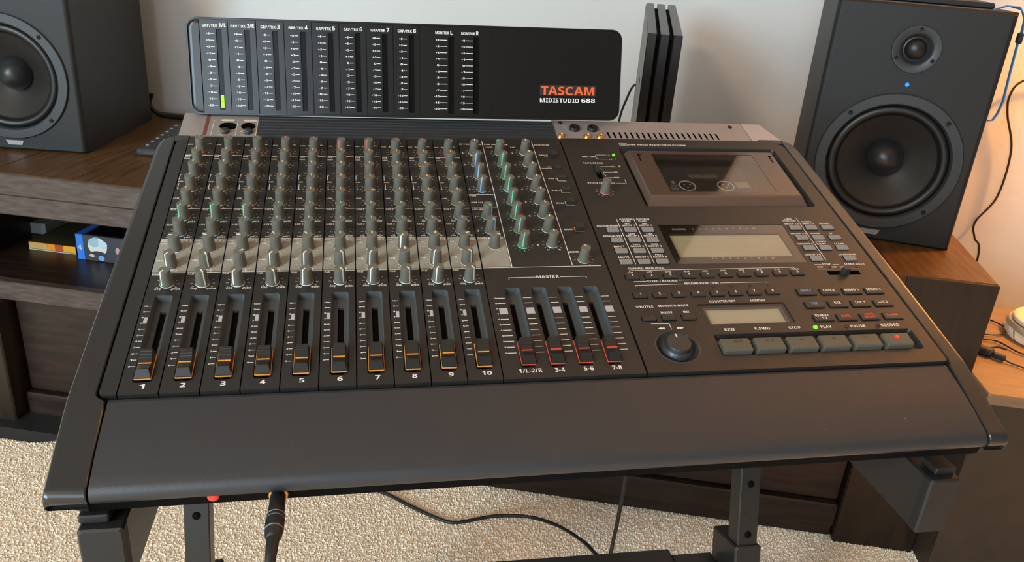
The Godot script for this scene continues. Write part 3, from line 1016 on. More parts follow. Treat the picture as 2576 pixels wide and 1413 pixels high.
func channels(t: Node3D):
	# ten channel strips, the master section and the left margin: plates with slots for the faders
	for k in 10:
		var g := Geo.new(PLAN)
		g.plate(0.016, 0.0, 0.984, 12.72, 0.0, [[0.285, 0.40, 0.785, 3.79, 0.09]], 0.3)
		var strip := put("channel_strip", g.done(), M.panel, t, on(k, 0))
		g = Geo.new(PLAN)
		g.plate(0.016, 4.85, 0.984, 6.44, 0.003, [])
		put("grey_band", g.done(), M.band, strip)
		g = Geo.new(PLAN)
		g.well(0.285, 0.40, 0.785, 3.79, 0.09, 0.0, -0.24, 0.04, [[0.465, 0.55, 0.645, 3.33, 0.0]])
		g.well(0.465, 0.55, 0.645, 3.33, 0.002, -0.24, -0.33, 0.0)
		put("fader_slot", g.done(), M.slot, strip)
		g = Geo.new(PLAN)
		g.plate(0.468, 0.56, 0.642, 3.325, -0.325, [])
		put("slot_gap", g.done(), M.gap, strip)
	var g := Geo.new(PLAN)
	var lm := [Vector3(-0.43, 0.12, 0), Vector3(-0.39, 0.03, 0), Vector3(-0.32, 0.0, 0), Vector3(-0.016, 0.0, 0), Vector3(-0.016, 12.5, 0), Vector3(-0.12, 12.5, 0), Vector3(-0.3, 12.45, 0), Vector3(-0.4, 12.3, 0), Vector3(-0.43, 12.05, 0)]
	g.loft([lm.map(func(p): return p - Vector3(0, 0, 0.3)), lm])
	put("margin_strip", g.done(), M.panel, t, TP)
	var holes := []
	for k in 4: holes.append([10.571 + 0.847 * k, 0.40, 11.05 + 0.847 * k, 3.84, 0.09])
	g = Geo.new(PLAN)
	g.plate(10.016, 0.0, 14.165, 12.9, 0.0, holes, 0.3)
	var ms := put("master_section", g.done(), M.panel, t, TP)
	g = Geo.new(PLAN)
	g.plate(10.03, 4.88, 10.95, 6.42, 0.003, [])
	put("grey_band", g.done(), M.band, ms)
	for k in 4:
		var x := 10.571 + 0.847 * k
		g = Geo.new(PLAN)
		g.well(x, 0.40, x + 0.479, 3.84, 0.09, 0.0, -0.24, 0.04, [[x + 0.12, 0.55, x + 0.29, 3.34, 0.0]])
		g.well(x + 0.12, 0.55, x + 0.29, 3.34, 0.002, -0.24, -0.33, 0.0)
		put("fader_slot", g.done(), M.slot, ms)
		g = Geo.new(PLAN)
		g.plate(x + 0.123, 0.56, x + 0.287, 3.335, -0.325, [])
		put("slot_gap", g.done(), M.gap, ms)
	# print on the strips
	var w := Geo.new(PLAN)
	for k in 10:
		var x := float(k)
		list_at(w, x, "MIC|0.11|12.15|0.085|0.19\nTRIM|0.42|12.15|0.085|0.26\nOL|0.80|12.2|0.08|0.13\nHIGH|0.12|11.19|0.075|0.2\nMID|0.12|9.71|0.085|0.17\nLOW|0.13|8.71|0.085|0.19\nAUX 1|0.17|8.04|0.09|0.27\nPRE|0.3|7.37|0.075|0.13\nPOST|0.8|7.38|0.085|0.22\nAUX 2|0.18|7.21|0.09|0.28\nDUAL|0.24|6.555|0.08|0.17\nPOST|0.81|6.555|0.085|0.23\nPAN|0.15|5.39|0.09|0.2\nL|0.36|4.91|0.07|0.05\nR|0.71|4.91|0.07|0.06\nPAN|0.14|4.735|0.09|0.185\nODD|0.31|4.07|0.085|0.185\nEVEN|0.81|4.06|0.085|0.23\nDUAL|0.12|6.37|0.09|0.17\nLEVEL|0.14|6.22|0.08|0.19")
		txt(w, str(11 + k), x + 0.84, 6.35, 0.115, 0.19)
		txt(w, str(1 + k), x + 0.56, 0.255, 0.15, 0.14 if k < 9 else 0.28)
		for q in [[11.42, 0.03, 0.97], [8.11, 0.02, 0.98], [6.46, 0.03, 0.97], [4.81, 0.03, 0.98]]: line(w, x + q[1], q[0], x + q[2], q[0], 0.028)
		# EQ tag
		w.quad(Vector3(x + 0.025, 11.31, 0.005), Vector3(x + 0.2, 11.31, 0.005), Vector3(x + 0.2, 11.4, 0.005), Vector3(x + 0.025, 11.4, 0.005))
		line(w, x + 0.05, 10.14, x + 0.05, 9.82, 0.018); line(w, x + 0.05, 10.14, x + 0.1, 10.14, 0.022)
		line(w, x + 0.08, 9.6, x + 0.08, 9.26, 0.018); line(w, x + 0.08, 9.26, x + 0.12, 9.26, 0.022)
		for i in 11:
			var y := 0.975 + 2.36 * i / 10.0
			if i != 7 and i != 8: line(w, x + 0.158, y, x + 0.258, y, 0.022)
			txt(w, str(i), x + (0.12 if i != 7 and i != 8 else 0.115), y, 0.055, 0.055 if i < 10 else 0.095)
	put("lettering", w.done(), M.print_white, t, TP)
	w = Geo.new(PLAN)
	w.plate(-0.05, -0.13, 0.05, 0.13, 0.005, [])
	var small := w.done()
	w = Geo.new(PLAN)
	w.plate(-0.1275, -0.1375, 0.1275, 0.1375, 0.005, [])
	var wide := w.done()
	for k in 15: put("level_mark", small if k < 10 else wide, M.print_box, t, on(k + 0.208, 2.745) if k < 10 else on(10.3975 + (k - 10) * 0.836, 2.7575))
	w = Geo.new(PLAN)
	for k in 10: txt(w, "EQ", k + 0.112, 11.357, 0.06, 0.1, 0, 0.007)
	put("lettering", w.done(), M.gap, t, TP)
	# print on the master section
	w = Geo.new(PLAN)
	list(w, "EFFECT RTN|10.48|12.42|0.085|0.87\nCUE MONITOR|11.5|12.43|0.085|0.96\nLEVEL|11.19|12.22|0.075|0.32\nPAN|12.15|12.24|0.075|0.2\nMONITOR|13.36|12.44|0.085|0.61\nSUM|10.16|8.88|0.08|0.25\nAUX 1+2|10.27|8.47|0.085|0.43\nAUX MASTER|10.36|8.045|0.085|0.62\n1|10.11|7.625|0.09|0.04\n2|10.11|6.8|0.09|0.06\nDUAL MASTER|10.47|6.38|0.09|0.86\nGROUP|13.29|11.69|0.075|0.36\n1-2|13.37|11.56|0.075|0.15\nCUE|13.36|10.84|0.07|0.17\nMONITOR|13.26|10.73|0.07|0.4\nAUX 1|13.32|10.03|0.085|0.31\nAUX 2|13.31|9.23|0.085|0.33\nDUAL|13.32|8.43|0.085|0.29\nMONO|13.3|6.845|0.085|0.32\nMASTER|13.22|5.59|0.09|0.33\nMASTER|12.07|4.335|0.13|0.75\n1/L-2/R|10.81|0.28|0.15|0.67\n3-4|11.655|0.27|0.15|0.29\n5-6|12.505|0.28|0.15|0.29\n7-8|13.345|0.27|0.15|0.29\nL|12.35|5.72|0.07|0.05\nR|12.76|5.72|0.07|0.06")
	for i in 4: txt(w, str(i + 1), 10.1, 11.77 - 0.826 * i, 0.09, 0.06)
	for i in 8: txt(w, str(i + 1), 12.05, 11.8 - 0.829 * i, 0.09, 0.06)
	line(w, 10.965, 12.66, 10.98, 4.86, 0.026); line(w, 12.985, 12.7, 13.015, 4.9, 0.026)
	line(w, 10.02, 4.82, 13.98, 4.85, 0.026)
	line(w, 10.03, 8.96, 10.93, 8.96, 0.026); line(w, 10.04, 8.13, 10.94, 8.13, 0.026); line(w, 10.04, 6.45, 10.95, 6.45, 0.024)
	line(w, 10.79, 4.31, 11.66, 4.32, 0.022); line(w, 12.48, 4.32, 13.345, 4.32, 0.022)
	line(w, 10.79, 4.32, 10.79, 4.22, 0.022); line(w, 13.345, 4.33, 13.345, 4.23, 0.022)
	for k in 5:
		for i in 11:
			if i == 7 or i == 8: continue
			var y := 0.988 + 2.355 * i / 10.0
			line(w, 10.26 + k * 0.836, y, 10.515 + k * 0.836, y, 0.024)
	for i in 11: txt(w, str(i), 10.215, 0.985 + 2.36 * i / 10.0, 0.055, 0.055 if i < 10 else 0.095)
	put("lettering", w.done(), M.print_white, t, TP)
	# overload lamps
	for k in 10:
		g = Geo.new(PLAN)
		g.lathe(0, 0, [Vector2(0.045, 0), Vector2(0.04, 0.03), Vector2(0.0, 0.045)], 12)
		put("overload_lamp", g.done(), M.led_dark_red, t, on(k + 0.78, 12.42))
	# monitor select buttons
	var ys := [11.66, 10.80, 10.0, 9.21, 8.43, 6.87]
	for k in 6:
		g = Geo.new(PLAN)
		g.slab(-0.15, -0.09, 0.15, 0.12, 0.02, -0.1, 0.06 if k == 1 else 0.16, 0.02)
		var b := put("select_button", g.done(), M.key_black, t, on(13.685, ys[k]))
		g = Geo.new(PLAN)
		line(g, -0.17, -0.13, 0.16, -0.13, 0.035)
		if k >= 2: line(g, -0.17, -0.13, -0.17, 0.1, 0.03)
		if k >= 2: put("mark", g.done(), M.fader_orange if k == 5 else M.cream, b)


func list_at(g: Geo, x: float, rows: String):
	for r in rows.split("\n", false):
		var f := r.split("|")
		txt(g, f[0], x + float(f[1]), float(f[2]), float(f[3]) * 0.84, float(f[4]) * 0.95)


func knobs(t: Node3D):
	var g := Geo.new(PLAN)
	g.lathe(0, 0, [Vector2(0.2, 0.023), Vector2(0.193, 0.07), Vector2(0.180, 0.2), Vector2(0.168, 0.4), Vector2(0.160, 0.535), Vector2(0.154, 0.552), Vector2(0.154, 0.552), Vector2(0.0, 0.556)], 28)
	var shape := g.done()
	g = Geo.new(PLAN)
	g.lathe(0, 0, [Vector2(0.205, 0.0), Vector2(0.205, 0.016), Vector2(0.2, 0.024), Vector2(0.19, 0.024)], 28)
	var collar := g.done()
	g = Geo.new(PLAN)
	var w := 0.02
	g.loft([[Vector3(-w, 0.03, 0.5), Vector3(w, 0.03, 0.5), Vector3(w, 0.148, 0.5), Vector3(-w, 0.148, 0.5)], [Vector3(-w, 0.03, 0.562), Vector3(w, 0.03, 0.562), Vector3(w, 0.152, 0.559), Vector3(-w, 0.152, 0.559)]])
	g.loft([[Vector3(-w, 0.16, 0.07), Vector3(w, 0.16, 0.07), Vector3(w, 0.1945, 0.07), Vector3(-w, 0.1945, 0.07)], [Vector3(-w, 0.14, 0.3), Vector3(w, 0.14, 0.3), Vector3(w, 0.1785, 0.3), Vector3(-w, 0.1785, 0.3)], [Vector3(-w, 0.12, 0.54), Vector3(w, 0.12, 0.54), Vector3(w, 0.1635, 0.54), Vector3(-w, 0.1635, 0.54)], [Vector3(-w, 0.12, 0.561), Vector3(w, 0.12, 0.561), Vector3(w, 0.153, 0.559), Vector3(-w, 0.153, 0.559)]])
	var pointer := g.done()
	var one := func(x: float, y: float, a: float, c: Material):
		var k := put("knob", shape, M.knob, t, on(x, y, 0.0, a))
		put("collar", collar, c, k)
		put("pointer", pointer, c, k)
	# rows from the back: colour, then the angle of the ten knobs
	var rows := [["red", "0 0 0 3 0 -150 -150 40 -5 0"], ["orange", "0 3 0 3 0 0 0 0 0 -3"], ["yellow", "5 5 25 -15 -22 0 0 -8 0 -3"], ["orange", "5 -3 0 -15 0 0 0 8 0 22"], ["orange", "0 3 3 0 0 -6 90 0 -6 0"], ["green", "-143 -143 -143 0 0 0 0 0 -25 5"], ["blue", "12 8 22 0 0 0 0 0 -5 0"], ["white", "-82 -70 -80 -25 -35 0 0 -148 22 62"], ["white", "-145 150 52 -145 -148 145 -148 0 -148 142"], ["white", "-146 148 -148 146 -148 146 -150 146 -154 145"]]
	for r in 10:
		var angles: PackedStringArray = rows[r][1].split(" ")
		for k in 10: one.call(k + 0.535, 11.76 - 0.8285 * r, float(angles[k]), M[rows[r][0]])
	for i in 4: one.call(10.54, 11.78 - 0.83 * i, 0.0 if i == 0 else -158.0, M.white if i == 0 else M.blue)
	one.call(10.52, 7.62, 135.0, M.green)
	one.call(10.53, 6.79, 138.0, M.blue)
	one.call(10.55, 5.95, 115.0, M.cream)
	for i in 8:
		one.call(11.545, 11.79 - 0.829 * i, -62.0 if i == 0 else -160.0, M.green)
		one.call(12.545, 11.83 - 0.832 * i, 0.0, M.white)
	one.call(13.455, 5.16, -10.0, M.orange)
	one.call(15.185, 9.16, 0.0, M.red)
	# tick marks round them
	var n := Geo.new(PLAN)
	for r in 10:
		for k in 10:
			for a in [-150, -120, -90, -60, 60, 90, 120, 150]: tick(n, k + 0.535, 11.76 - 0.8285 * r, a)
	for i in 4: ticks(n, 10.54, 11.78 - 0.83 * i)
	for y in [7.62, 6.79, 5.95]: ticks(n, 10.53, y)
	for i in 8:
		ticks(n, 11.545, 11.79 - 0.829 * i)
		ticks(n, 12.545, 11.83 - 0.832 * i)
	ticks(n, 13.455, 5.16)
	ticks(n, 15.185, 9.16)
	put("tick_marks", n.done(), M.cream, t, TP)


func tick(n: Geo, x: float, y: float, a: float):
	var d := Vector2(sin(deg_to_rad(a)), cos(deg_to_rad(a)))
	line(n, x + d.x * 0.27, y + d.y * 0.27, x + d.x * 0.345, y + d.y * 0.345, 0.014)


func ticks(n: Geo, x: float, y: float):
	for a in [-150, -120, -90, -60, 60, 90, 120, 150, 180]: tick(n, x, y, a)


func faders(t: Node3D):
	# cap: sections from front to back [y, half width at foot, half width at top, top height]
	var sec := [[-0.44, 0.207, 0.2, 0.07], [-0.275, 0.206, 0.15, 0.232], [-0.26, 0.206, 0.15, 0.234], [-0.2, 0.205, 0.15, 0.205], [-0.06, 0.203, 0.158, 0.165], [0.06, 0.203, 0.162, 0.158], [0.17, 0.203, 0.162, 0.2], [0.178, 0.203, 0.160, 0.213], [0.245, 0.203, 0.160, 0.236], [0.253, 0.203, 0.158, 0.25], [0.32, 0.203, 0.157, 0.272], [0.328, 0.203, 0.156, 0.287], [0.39, 0.203, 0.154, 0.305], [0.425, 0.203, 0.156, 0.28], [0.46, 0.203, 0.185, 0.06]]
	var rings := []
	for s in sec: rings.append([Vector3(-s[1], s[0], 0.035), Vector3(s[1], s[0], 0.035), Vector3(s[1], s[0], 0.075 if s[3] > 0.08 else s[3]), Vector3(s[2], s[0], s[3]), Vector3(-s[2], s[0], s[3]), Vector3(-s[1], s[0], 0.075 if s[3] > 0.08 else s[3])])
	for r in rings: r.reverse()
	var g := Geo.new(PLAN)
	g.loft(rings)
	var cap := g.done()
	g = Geo.new(PLAN)
	g.slab(-0.216, -0.452, 0.216, 0.47, 0.03, 0.005, 0.045, 0.006)
	var foot := g.done()
	g = Geo.new(PLAN)
	g.box(-0.162, -0.018, 0.12, 0.162, 0.018, 0.172)
	var stripe := g.done()
	g = Geo.new(PLAN)
	g.box(-0.06, -0.25, -0.27, 0.06, 0.25, 0.005)
	var stem := g.done()
	for k in 14:
		var x := k + 0.538 if k < 10 else 10.802 + 0.8437 * (k - 10)
		var c := put("fader_cap", cap, M.cap, t, on(x, 0.93))
		put("stripe", stripe, M.fader_orange if k < 10 else M.fader_red, c)
		put("foot", foot, M.fader_orange if k < 10 else M.fader_red, c)
		put("stem", stem, M.gap, c)


func key(t: Node3D, called: String, x: float, y: float, w: float, d: float, h: float, m: Material) -> MeshInstance3D:
	var id := "%s %s %s" % [w, d, h]
	if not words.has(id):
		var g := Geo.new(PLAN)
		g.slab(-w / 2, -d / 2, w / 2, d / 2, 0.025, -0.06, h, 0.025)
		words[id] = g.done()
		g = Geo.new(PLAN)
		g.slab(-w / 2 - 0.022, -d / 2 - 0.02, w / 2 + 0.022, d / 2 + 0.02, 0.03, -0.02, 0.0035)
		words[id + "u"] = g.done()
	var b := put(called, words[id], m, t, on(x, y))
	put("gap", words[id + "u"], M.gap, b)
	return b


func lamp_dot(t: Node3D, called: String, x: float, y: float, r: float, m: Material):
	var g := Geo.new(PLAN)
	g.lathe(0, 0, [Vector2(r, 0), Vector2(r * 0.92, r * 0.5), Vector2(r * 0.6, r * 0.85), Vector2(0.0, r)], 14)
	put(called, g.done(), m, t, on(x, y))


func tape_side(t: Node3D):
	var jx := 15.43
	var jy := 1.02
	var g := Geo.new(PLAN)
	var holes := [[16.54, 8.2, 23.39, 12.36, 0.16], [16.73, 0.56, 23.5, 1.48, 0.12], [16.66, 1.9, 19.68, 2.86, 0.06], [16.64, 4.88, 21.48, 7.08, 0.04], [jx - 0.66, jy - 0.62, jx + 0.66, jy + 0.62, 0.62], [21.97, 4.17, 23.19, 4.38, 0.03], [15.14, 10.05, 15.36, 10.95, 0.02]]
	holes[4] = [jx - 0.64, jy - 0.64, jx + 0.64, jy + 0.64, 0.64]
	g.plate(14.225, 0.0, 23.6, 13.02, 0.0, holes, 0.3)
	var rm := [Vector3(23.6, 0.0, 0), Vector3(23.87, 0.0, 0), Vector3(23.94, 0.03, 0), Vector3(23.97, 0.12, 0), Vector3(23.97, 12.4, 0), Vector3(23.9, 12.72, 0), Vector3(23.6, 12.84, 0)]
	g.loft([rm.map(func(p): return p - Vector3(0, 0, 0.3)), rm])
	var panel := put("tape_panel", g.done(), M.panel, t, TP)
	# cassette bay
	g = Geo.new(PLAN)
	g.well(16.54, 8.2, 23.39, 12.36, 0.16, 0.0, -0.20, 0.12)
	var bay := put("cassette_bay", g.done(), M.panel, t, TP)
	g = Geo.new(PLAN)                                     # lid: frame with a window, sloped all round
	var wx0 := 17.70
	var wx1 := 22.05
	var wy0 := 8.98
	var wy1 := 11.66
	g.plate(16.86, 8.78, 22.95, 11.84, 0.14, [[wx0, wy0, wx1, wy1, 0.02]])
	var inner := [Vector3(16.86, 8.78, 0.14), Vector3(22.95, 8.78, 0.14), Vector3(22.95, 11.84, 0.14), Vector3(16.86, 11.84, 0.14)]
	var mid := [Vector3(16.80, 8.68, 0.11), Vector3(23.01, 8.68, 0.11), Vector3(23.01, 11.9, 0.12), Vector3(16.80, 11.9, 0.12)]
	var outer := [Vector3(16.68, 8.36, -0.1), Vector3(23.12, 8.36, -0.1), Vector3(23.08, 11.94, -0.05), Vector3(16.68, 11.94, -0.05)]
	for q in [[mid, inner], [outer, mid]]:
		for i in 4:
			var j := (i + 1) % 4
			g.quad(q[0][i], q[0][j], q[1][j], q[1][i])
	g.well(wx0, wy0, wx1, wy1, 0.02, 0.14, 0.06, 0.0, [[wx0, wy0, wx1, wy1, 0.0]])
	var lid := put("cassette_lid", g.done(), M.smoke, t, TP)
	g = Geo.new(PLAN)
	g.plate(wx0 - 0.01, wy0 - 0.01, wx1 + 0.01, wy1 + 0.01, 0.128, [])
	g.plate(wx0 - 0.01, wy0 - 0.01, wx1 + 0.01, wy1 + 0.01, 0.122, [])
	put("window", g.done(), M.glass, lid)
	g = Geo.new(PLAN)
	g.lathe(22.5, 9.25, [Vector2(0.2, 0.141), Vector2(0.19, 0.143), Vector2(0.17, 0.131), Vector2(0.0, 0.125)], 28)
	put("finger_dimple", g.done(), M.smoke, lid)
	for x in [17.1, 22.75]:
		g = Geo.new(PLAN)
		g.box(x, 11.1, 0.13, x + 0.06, 11.6, 0.143)
		g.box(x, 11.55, 0.13, x + 0.16, 11.61, 0.143)
		put("guide", g.done(), M.gap, lid)
	# displays
	g = Geo.new(PLAN)
	g.well(16.64, 4.88, 21.48, 7.08, 0.04, 0.0, -0.02, 0.0, [[16.89, 5.25, 21.17, 6.6, 0.0]])
	g.well(16.89, 5.25, 21.17, 6.6, 0.002, -0.02, -0.12, 0.0, [[16.89, 5.25, 21.17, 6.6, 0.0]])
	var disp := put("display_frame", g.done(), M.bezel, t, TP)
	g = Geo.new(PLAN)
	g.plate(16.89, 5.25, 21.17, 6.6, -0.12, [])
	put("screen", g.done(), M.lcd, disp)
	g = Geo.new(PLAN)
	for i in 9: line(g, 16.95, 5.42 + i * 0.125, 21.1, 5.42 + i * 0.125, 0.016, -0.118)
	put("screen_line", g.done(), M.lcd_line, disp)
	g = Geo.new(PLAN)
	g.plate(16.65, 4.89, 21.47, 7.07, -0.004, [])
	g.plate(16.65, 4.89, 21.47, 7.07, -0.01, [])
	put("glass", g.done(), M.glass, disp)
	g = Geo.new(PLAN)
	g.well(16.66, 1.9, 19.68, 2.86, 0.06, 0.0, -0.035, 0.03, [[16.87, 1.96, 19.46, 2.68, 0.0]])
	g.well(16.87, 1.96, 19.46, 2.68, 0.002, -0.035, -0.12, 0.0, [[16.87, 1.96, 19.46, 2.68, 0.0]])
	var cnt := put("counter_frame", g.done(), M.bezel, t, TP)
	g = Geo.new(PLAN)
	g.plate(16.87, 1.96, 19.46, 2.68, -0.12, [])
	put("screen", g.done(), M.lcd, cnt)
	g = Geo.new(PLAN)
	g.plate(16.82, 1.94, 19.52, 2.7, -0.028, [])
	g.plate(16.82, 1.94, 19.52, 2.7, -0.033, [])
	put("glass", g.done(), M.glass, cnt)
	# assign keys, routing keys, locate keys
	for i in 3:
		for j in 4: key(t, "assign_key", 14.885 + 0.645 * i, 6.785 - 0.59 * j, 0.43, 0.24, 0.06, M.key_grey)
	for j in 4: key(t, "link_key", 21.9, 6.855 - 0.6 * j, 0.43, 0.24, 0.06, M.key_grey)
	for j in 3:
		key(t, "scene_key", 22.54, 6.855 - 0.6 * j, 0.43, 0.24, 0.06, M.key_grey)
		key(t, "scene_key", 23.2, 6.855 - 0.6 * j, 0.43, 0.24, 0.06, M.key_grey)
	key(t, "scene_key", 23.2, 5.045, 0.43, 0.24, 0.06, M.key_grey)
	for i in 10: key(t, "channel_key", 14.885 + 0.6585 * i, 4.215 + 0.008 * i, 0.44, 0.22, 0.05, M.key_black)
	for i in 8:
		key(t, "record_key", 14.9 + 0.6565 * i, 3.305 + 0.005 * i, 0.44, 0.22, 0.05, M.key_black)
		lamp_dot(t, "record_lamp", 14.905 + 0.659 * i, 3.705 + 0.002 * i, 0.045, M.led_dark_red)
	for i in 4:
		for j in 3: key(t, "locate_key", 20.69 + 0.829 * i, 3.295 - 0.626 * j, 0.64, 0.29, 0.05, M.key_black)
	for i in 3:
		key(t, "mode_key", 14.885 + 0.655 * i, 2.255, 0.44, 0.23, 0.05, M.key_black)
		lamp_dot(t, "mode_lamp", 14.902 + 0.652 * i, 2.65, 0.045, M.led_dark_red)
	# transport keys in their recess
	g = Geo.new(PLAN)
	g.well(16.73, 0.56, 23.5, 1.48, 0.12, 0.0, -0.16, 0.09)
	put("transport_recess", g.done(), M.panel, t, TP)
	g = Geo.new(PLAN)
	var kw := 0.93
	g.loft([g.rrect(-kw / 2, -0.26, kw / 2, 0.26, 0.04, -0.155), g.rrect(-kw / 2, -0.26, kw / 2, 0.26, 0.04, 0.09), g.rrect(-kw / 2, -0.26, kw / 2, 0.26, 0.04, 0.125, 0.012), g.rrect(-kw / 2, -0.26, kw / 2, 0.26, 0.04, 0.14, 0.04)])
	var big := g.done()
	var signs := ["<<", ">>", "▪", ">", "II", ""]
	for i in 6:
		var k := put("transport_key", big, M.key_big, t, on(17.25 + 1.086 * i, 0.91))
		g = Geo.new(PLAN)
		if i == 5: g.lathe(0, 0.08, [Vector2(0.085, 0.139), Vector2(0.08, 0.146), Vector2(0.0, 0.148)], 20)
		elif i == 2: g.plate(-0.06, 0.06, 0.06, 0.14, 0.146, [])
		elif i == 4:
			g.plate(-0.06, 0.04, -0.03, 0.16, 0.146, [])
			g.plate(0.03, 0.04, 0.06, 0.16, 0.146, [])
		else:
			for q in ([0, 1] if i < 2 else [0]):
				var s := -1.0 if i == 0 else 1.0
				var cx: float = -0.1 + q * 0.17 if i < 2 else -0.05
				var a := Vector3(cx if s > 0 else cx + 0.14, 0.03, 0.146)
				var b := Vector3(cx if s > 0 else cx + 0.14, 0.17, 0.146)
				var c := Vector3(cx + 0.14 if s > 0 else cx, 0.1, 0.146)
				if s > 0: g.tri(a, c, b)
				else: g.tri(a, b, c)
		put("mark", g.done(), glow(rgb8(255, 30, 30), 0.25, rgb8(226, 40, 34)) if i == 5 else M.print_dim, k)
	lamp_dot(t, "play_lamp", 20.235, 1.645, 0.075, M.led_green)
	lamp_dot(t, "pause_lamp", 21.34, 1.645, 0.06, M.led_dark_red)
	lamp_dot(t, "record_lamp", 22.44, 1.635, 0.06, M.led_dark_red)
	# jog wheel in its dish
	g = Geo.new(PLAN)
	g.lathe(jx, jy, [Vector2(0.48, -0.2), Vector2(0.52, -0.19), Vector2(0.59, -0.1), Vector2(0.635, -0.02), Vector2(0.66, 0.012), Vector2(0.685, 0.012), Vector2(0.70, 0.0)].map(func(p): return p), 48)
	g.lathe(jx, jy, [Vector2(0.6, -0.2), Vector2(0.0, -0.2)], 40)
	put("jog_dish", g.done(), M.rib, t, TP)
	g = Geo.new(PLAN)
	g.lathe(0, 0, [Vector2(0.46, -0.19), Vector2(0.46, -0.06), Vector2(0.45, -0.03), Vector2(0.40, 0.03), Vector2(0.385, 0.08), Vector2(0.38, 0.17), Vector2(0.365, 0.195), Vector2(0.365, 0.195), Vector2(0.0, 0.2)], 48)
	var jog := put("jog_wheel", g.done(), M.rest, t, on(jx, jy))
	g = Geo.new(PLAN)
	for i in 72:
		var a := TAU * i / 72
		var d := Vector2(cos(a), sin(a))
		line(g, d.x * 0.41, d.y * 0.41, d.x * 0.455, d.y * 0.455, 0.016, -0.028)
	g.lathe(0, 0, [Vector2(0.468, -0.15), Vector2(0.468, -0.07), Vector2(0.456, -0.045), Vector2(0.41, 0.022)], 72)
	put("grip_ring", g.done(), M.jog, jog)
	g = Geo.new(PLAN)
	g.box(-0.018, 0.2, 0.196, 0.018, 0.34, 0.204)
	put("pointer", g.done(), M.white, jog, Transform3D(Basis(Vector3.UP, deg_to_rad(2)), Vector3.ZERO))
	# slide switches
	g = Geo.new(PLAN)
	g.well(21.97, 4.17, 23.19, 4.38, 0.03, 0.0, -0.14, 0.0)
	put("switch_slot", g.done(), M.gap, t, TP)
	g = Geo.new(PLAN)
	g.loft([g.rrect(-0.13, -0.1, 0.13, 0.1, 0.02, -0.13), g.rrect(-0.13, -0.1, 0.13, 0.1, 0.02, 0.02), g.rrect(-0.1, -0.09, 0.12, 0.09, 0.02, 0.2), g.rrect(-0.09, -0.07, 0.1, 0.07, 0.02, 0.23)])
	put("sync_switch", g.done(), M.key_black, t, on(22.6, 4.27))
	g = Geo.new(PLAN)
	g.well(15.14, 10.05, 15.36, 10.95, 0.02, 0.0, -0.12, 0.0)
	put("switch_slot", g.done(), M.gap, t, TP)
	g = Geo.new(PLAN)
	g.loft([g.rrect(-0.1, -0.16, 0.1, 0.16, 0.02, -0.11), g.rrect(-0.1, -0.16, 0.1, 0.16, 0.02, 0.0), g.rrect(-0.09, -0.1, 0.09, 0.1, 0.02, 0.16)])
	put("speed_switch", g.done(), M.key_black, t, on(15.25, 10.72))
	lamp_dot(t, "noise_lamp", 16.185, 11.757, 0.06, M.led_green)
	lamp_dot(t, "noise_lamp", 16.19, 11.435, 0.055, M.led_dark_green)
	lamp_dot(t, "speed_lamp", 16.206, 10.905, 0.06, M.led_amber)
	lamp_dot(t, "sync_lamp", 22.2, 4.6, 0.045, M.led_dark_red)
	lamp_dot(t, "sync_lamp", 23.23, 4.6, 0.045, M.led_dark_red)
	# print
	var w := Geo.new(PLAN)
	list(w, "DBX NR|15.1|11.59|0.09|0.5\n1-4|15.95|11.75|0.07|0.13\n5-8|15.97|11.43|0.07|0.14\nTAPE SPEED|15.19|11.14|0.095|0.82\nEXT|15.95|10.9|0.075|0.2\nFIX|15.96|10.51|0.075|0.15\nVARI|15.88|10.12|0.08|0.25\nPITCH CONTROL|15.2|9.74|0.095|1.1\ndbx|16.81|12.58|0.07|0.2\nDBX NOISE REDUCTION SYSTEM|18.27|12.57|0.1|2.48\nASSIGN|15.53|7.43|0.1|0.5\nMAIN|15.51|7.31|0.1|0.33\nASSIGN|16.16|7.43|0.1|0.5\nDUAL|16.14|7.31|0.1|0.33\nASSIGN MAIN|14.75|7.04|0.1|0.8\nASSIGN EFF|14.79|6.45|0.1|0.72\nINPUT|14.87|5.855|0.1|0.39\nMUTE|14.88|5.27|0.1|0.38\nMIC|15.52|7.155|0.08|0.19\nGROUP 1|15.52|7.055|0.09|0.48\nLINE|15.52|6.56|0.08|0.23\nGROUP 2|15.52|6.455|0.09|0.48\nTAPE|15.52|5.965|0.08|0.25\nGROUP 3|15.52|5.86|0.09|0.48\nGROUP 4|15.53|5.27|0.09|0.49\nMIC|16.17|7.155|0.08|0.19\nGROUP 5|16.17|7.055|0.09|0.48\nLINE|16.17|6.56|0.08|0.23\nGROUP 6|16.17|6.455|0.09|0.48\nTAPE|16.17|5.965|0.08|0.25\nGROUP 7|16.17|5.86|0.09|0.48\nPOST|16.17|5.385|0.08|0.28\nGROUP 8|16.17|5.27|0.09|0.49")
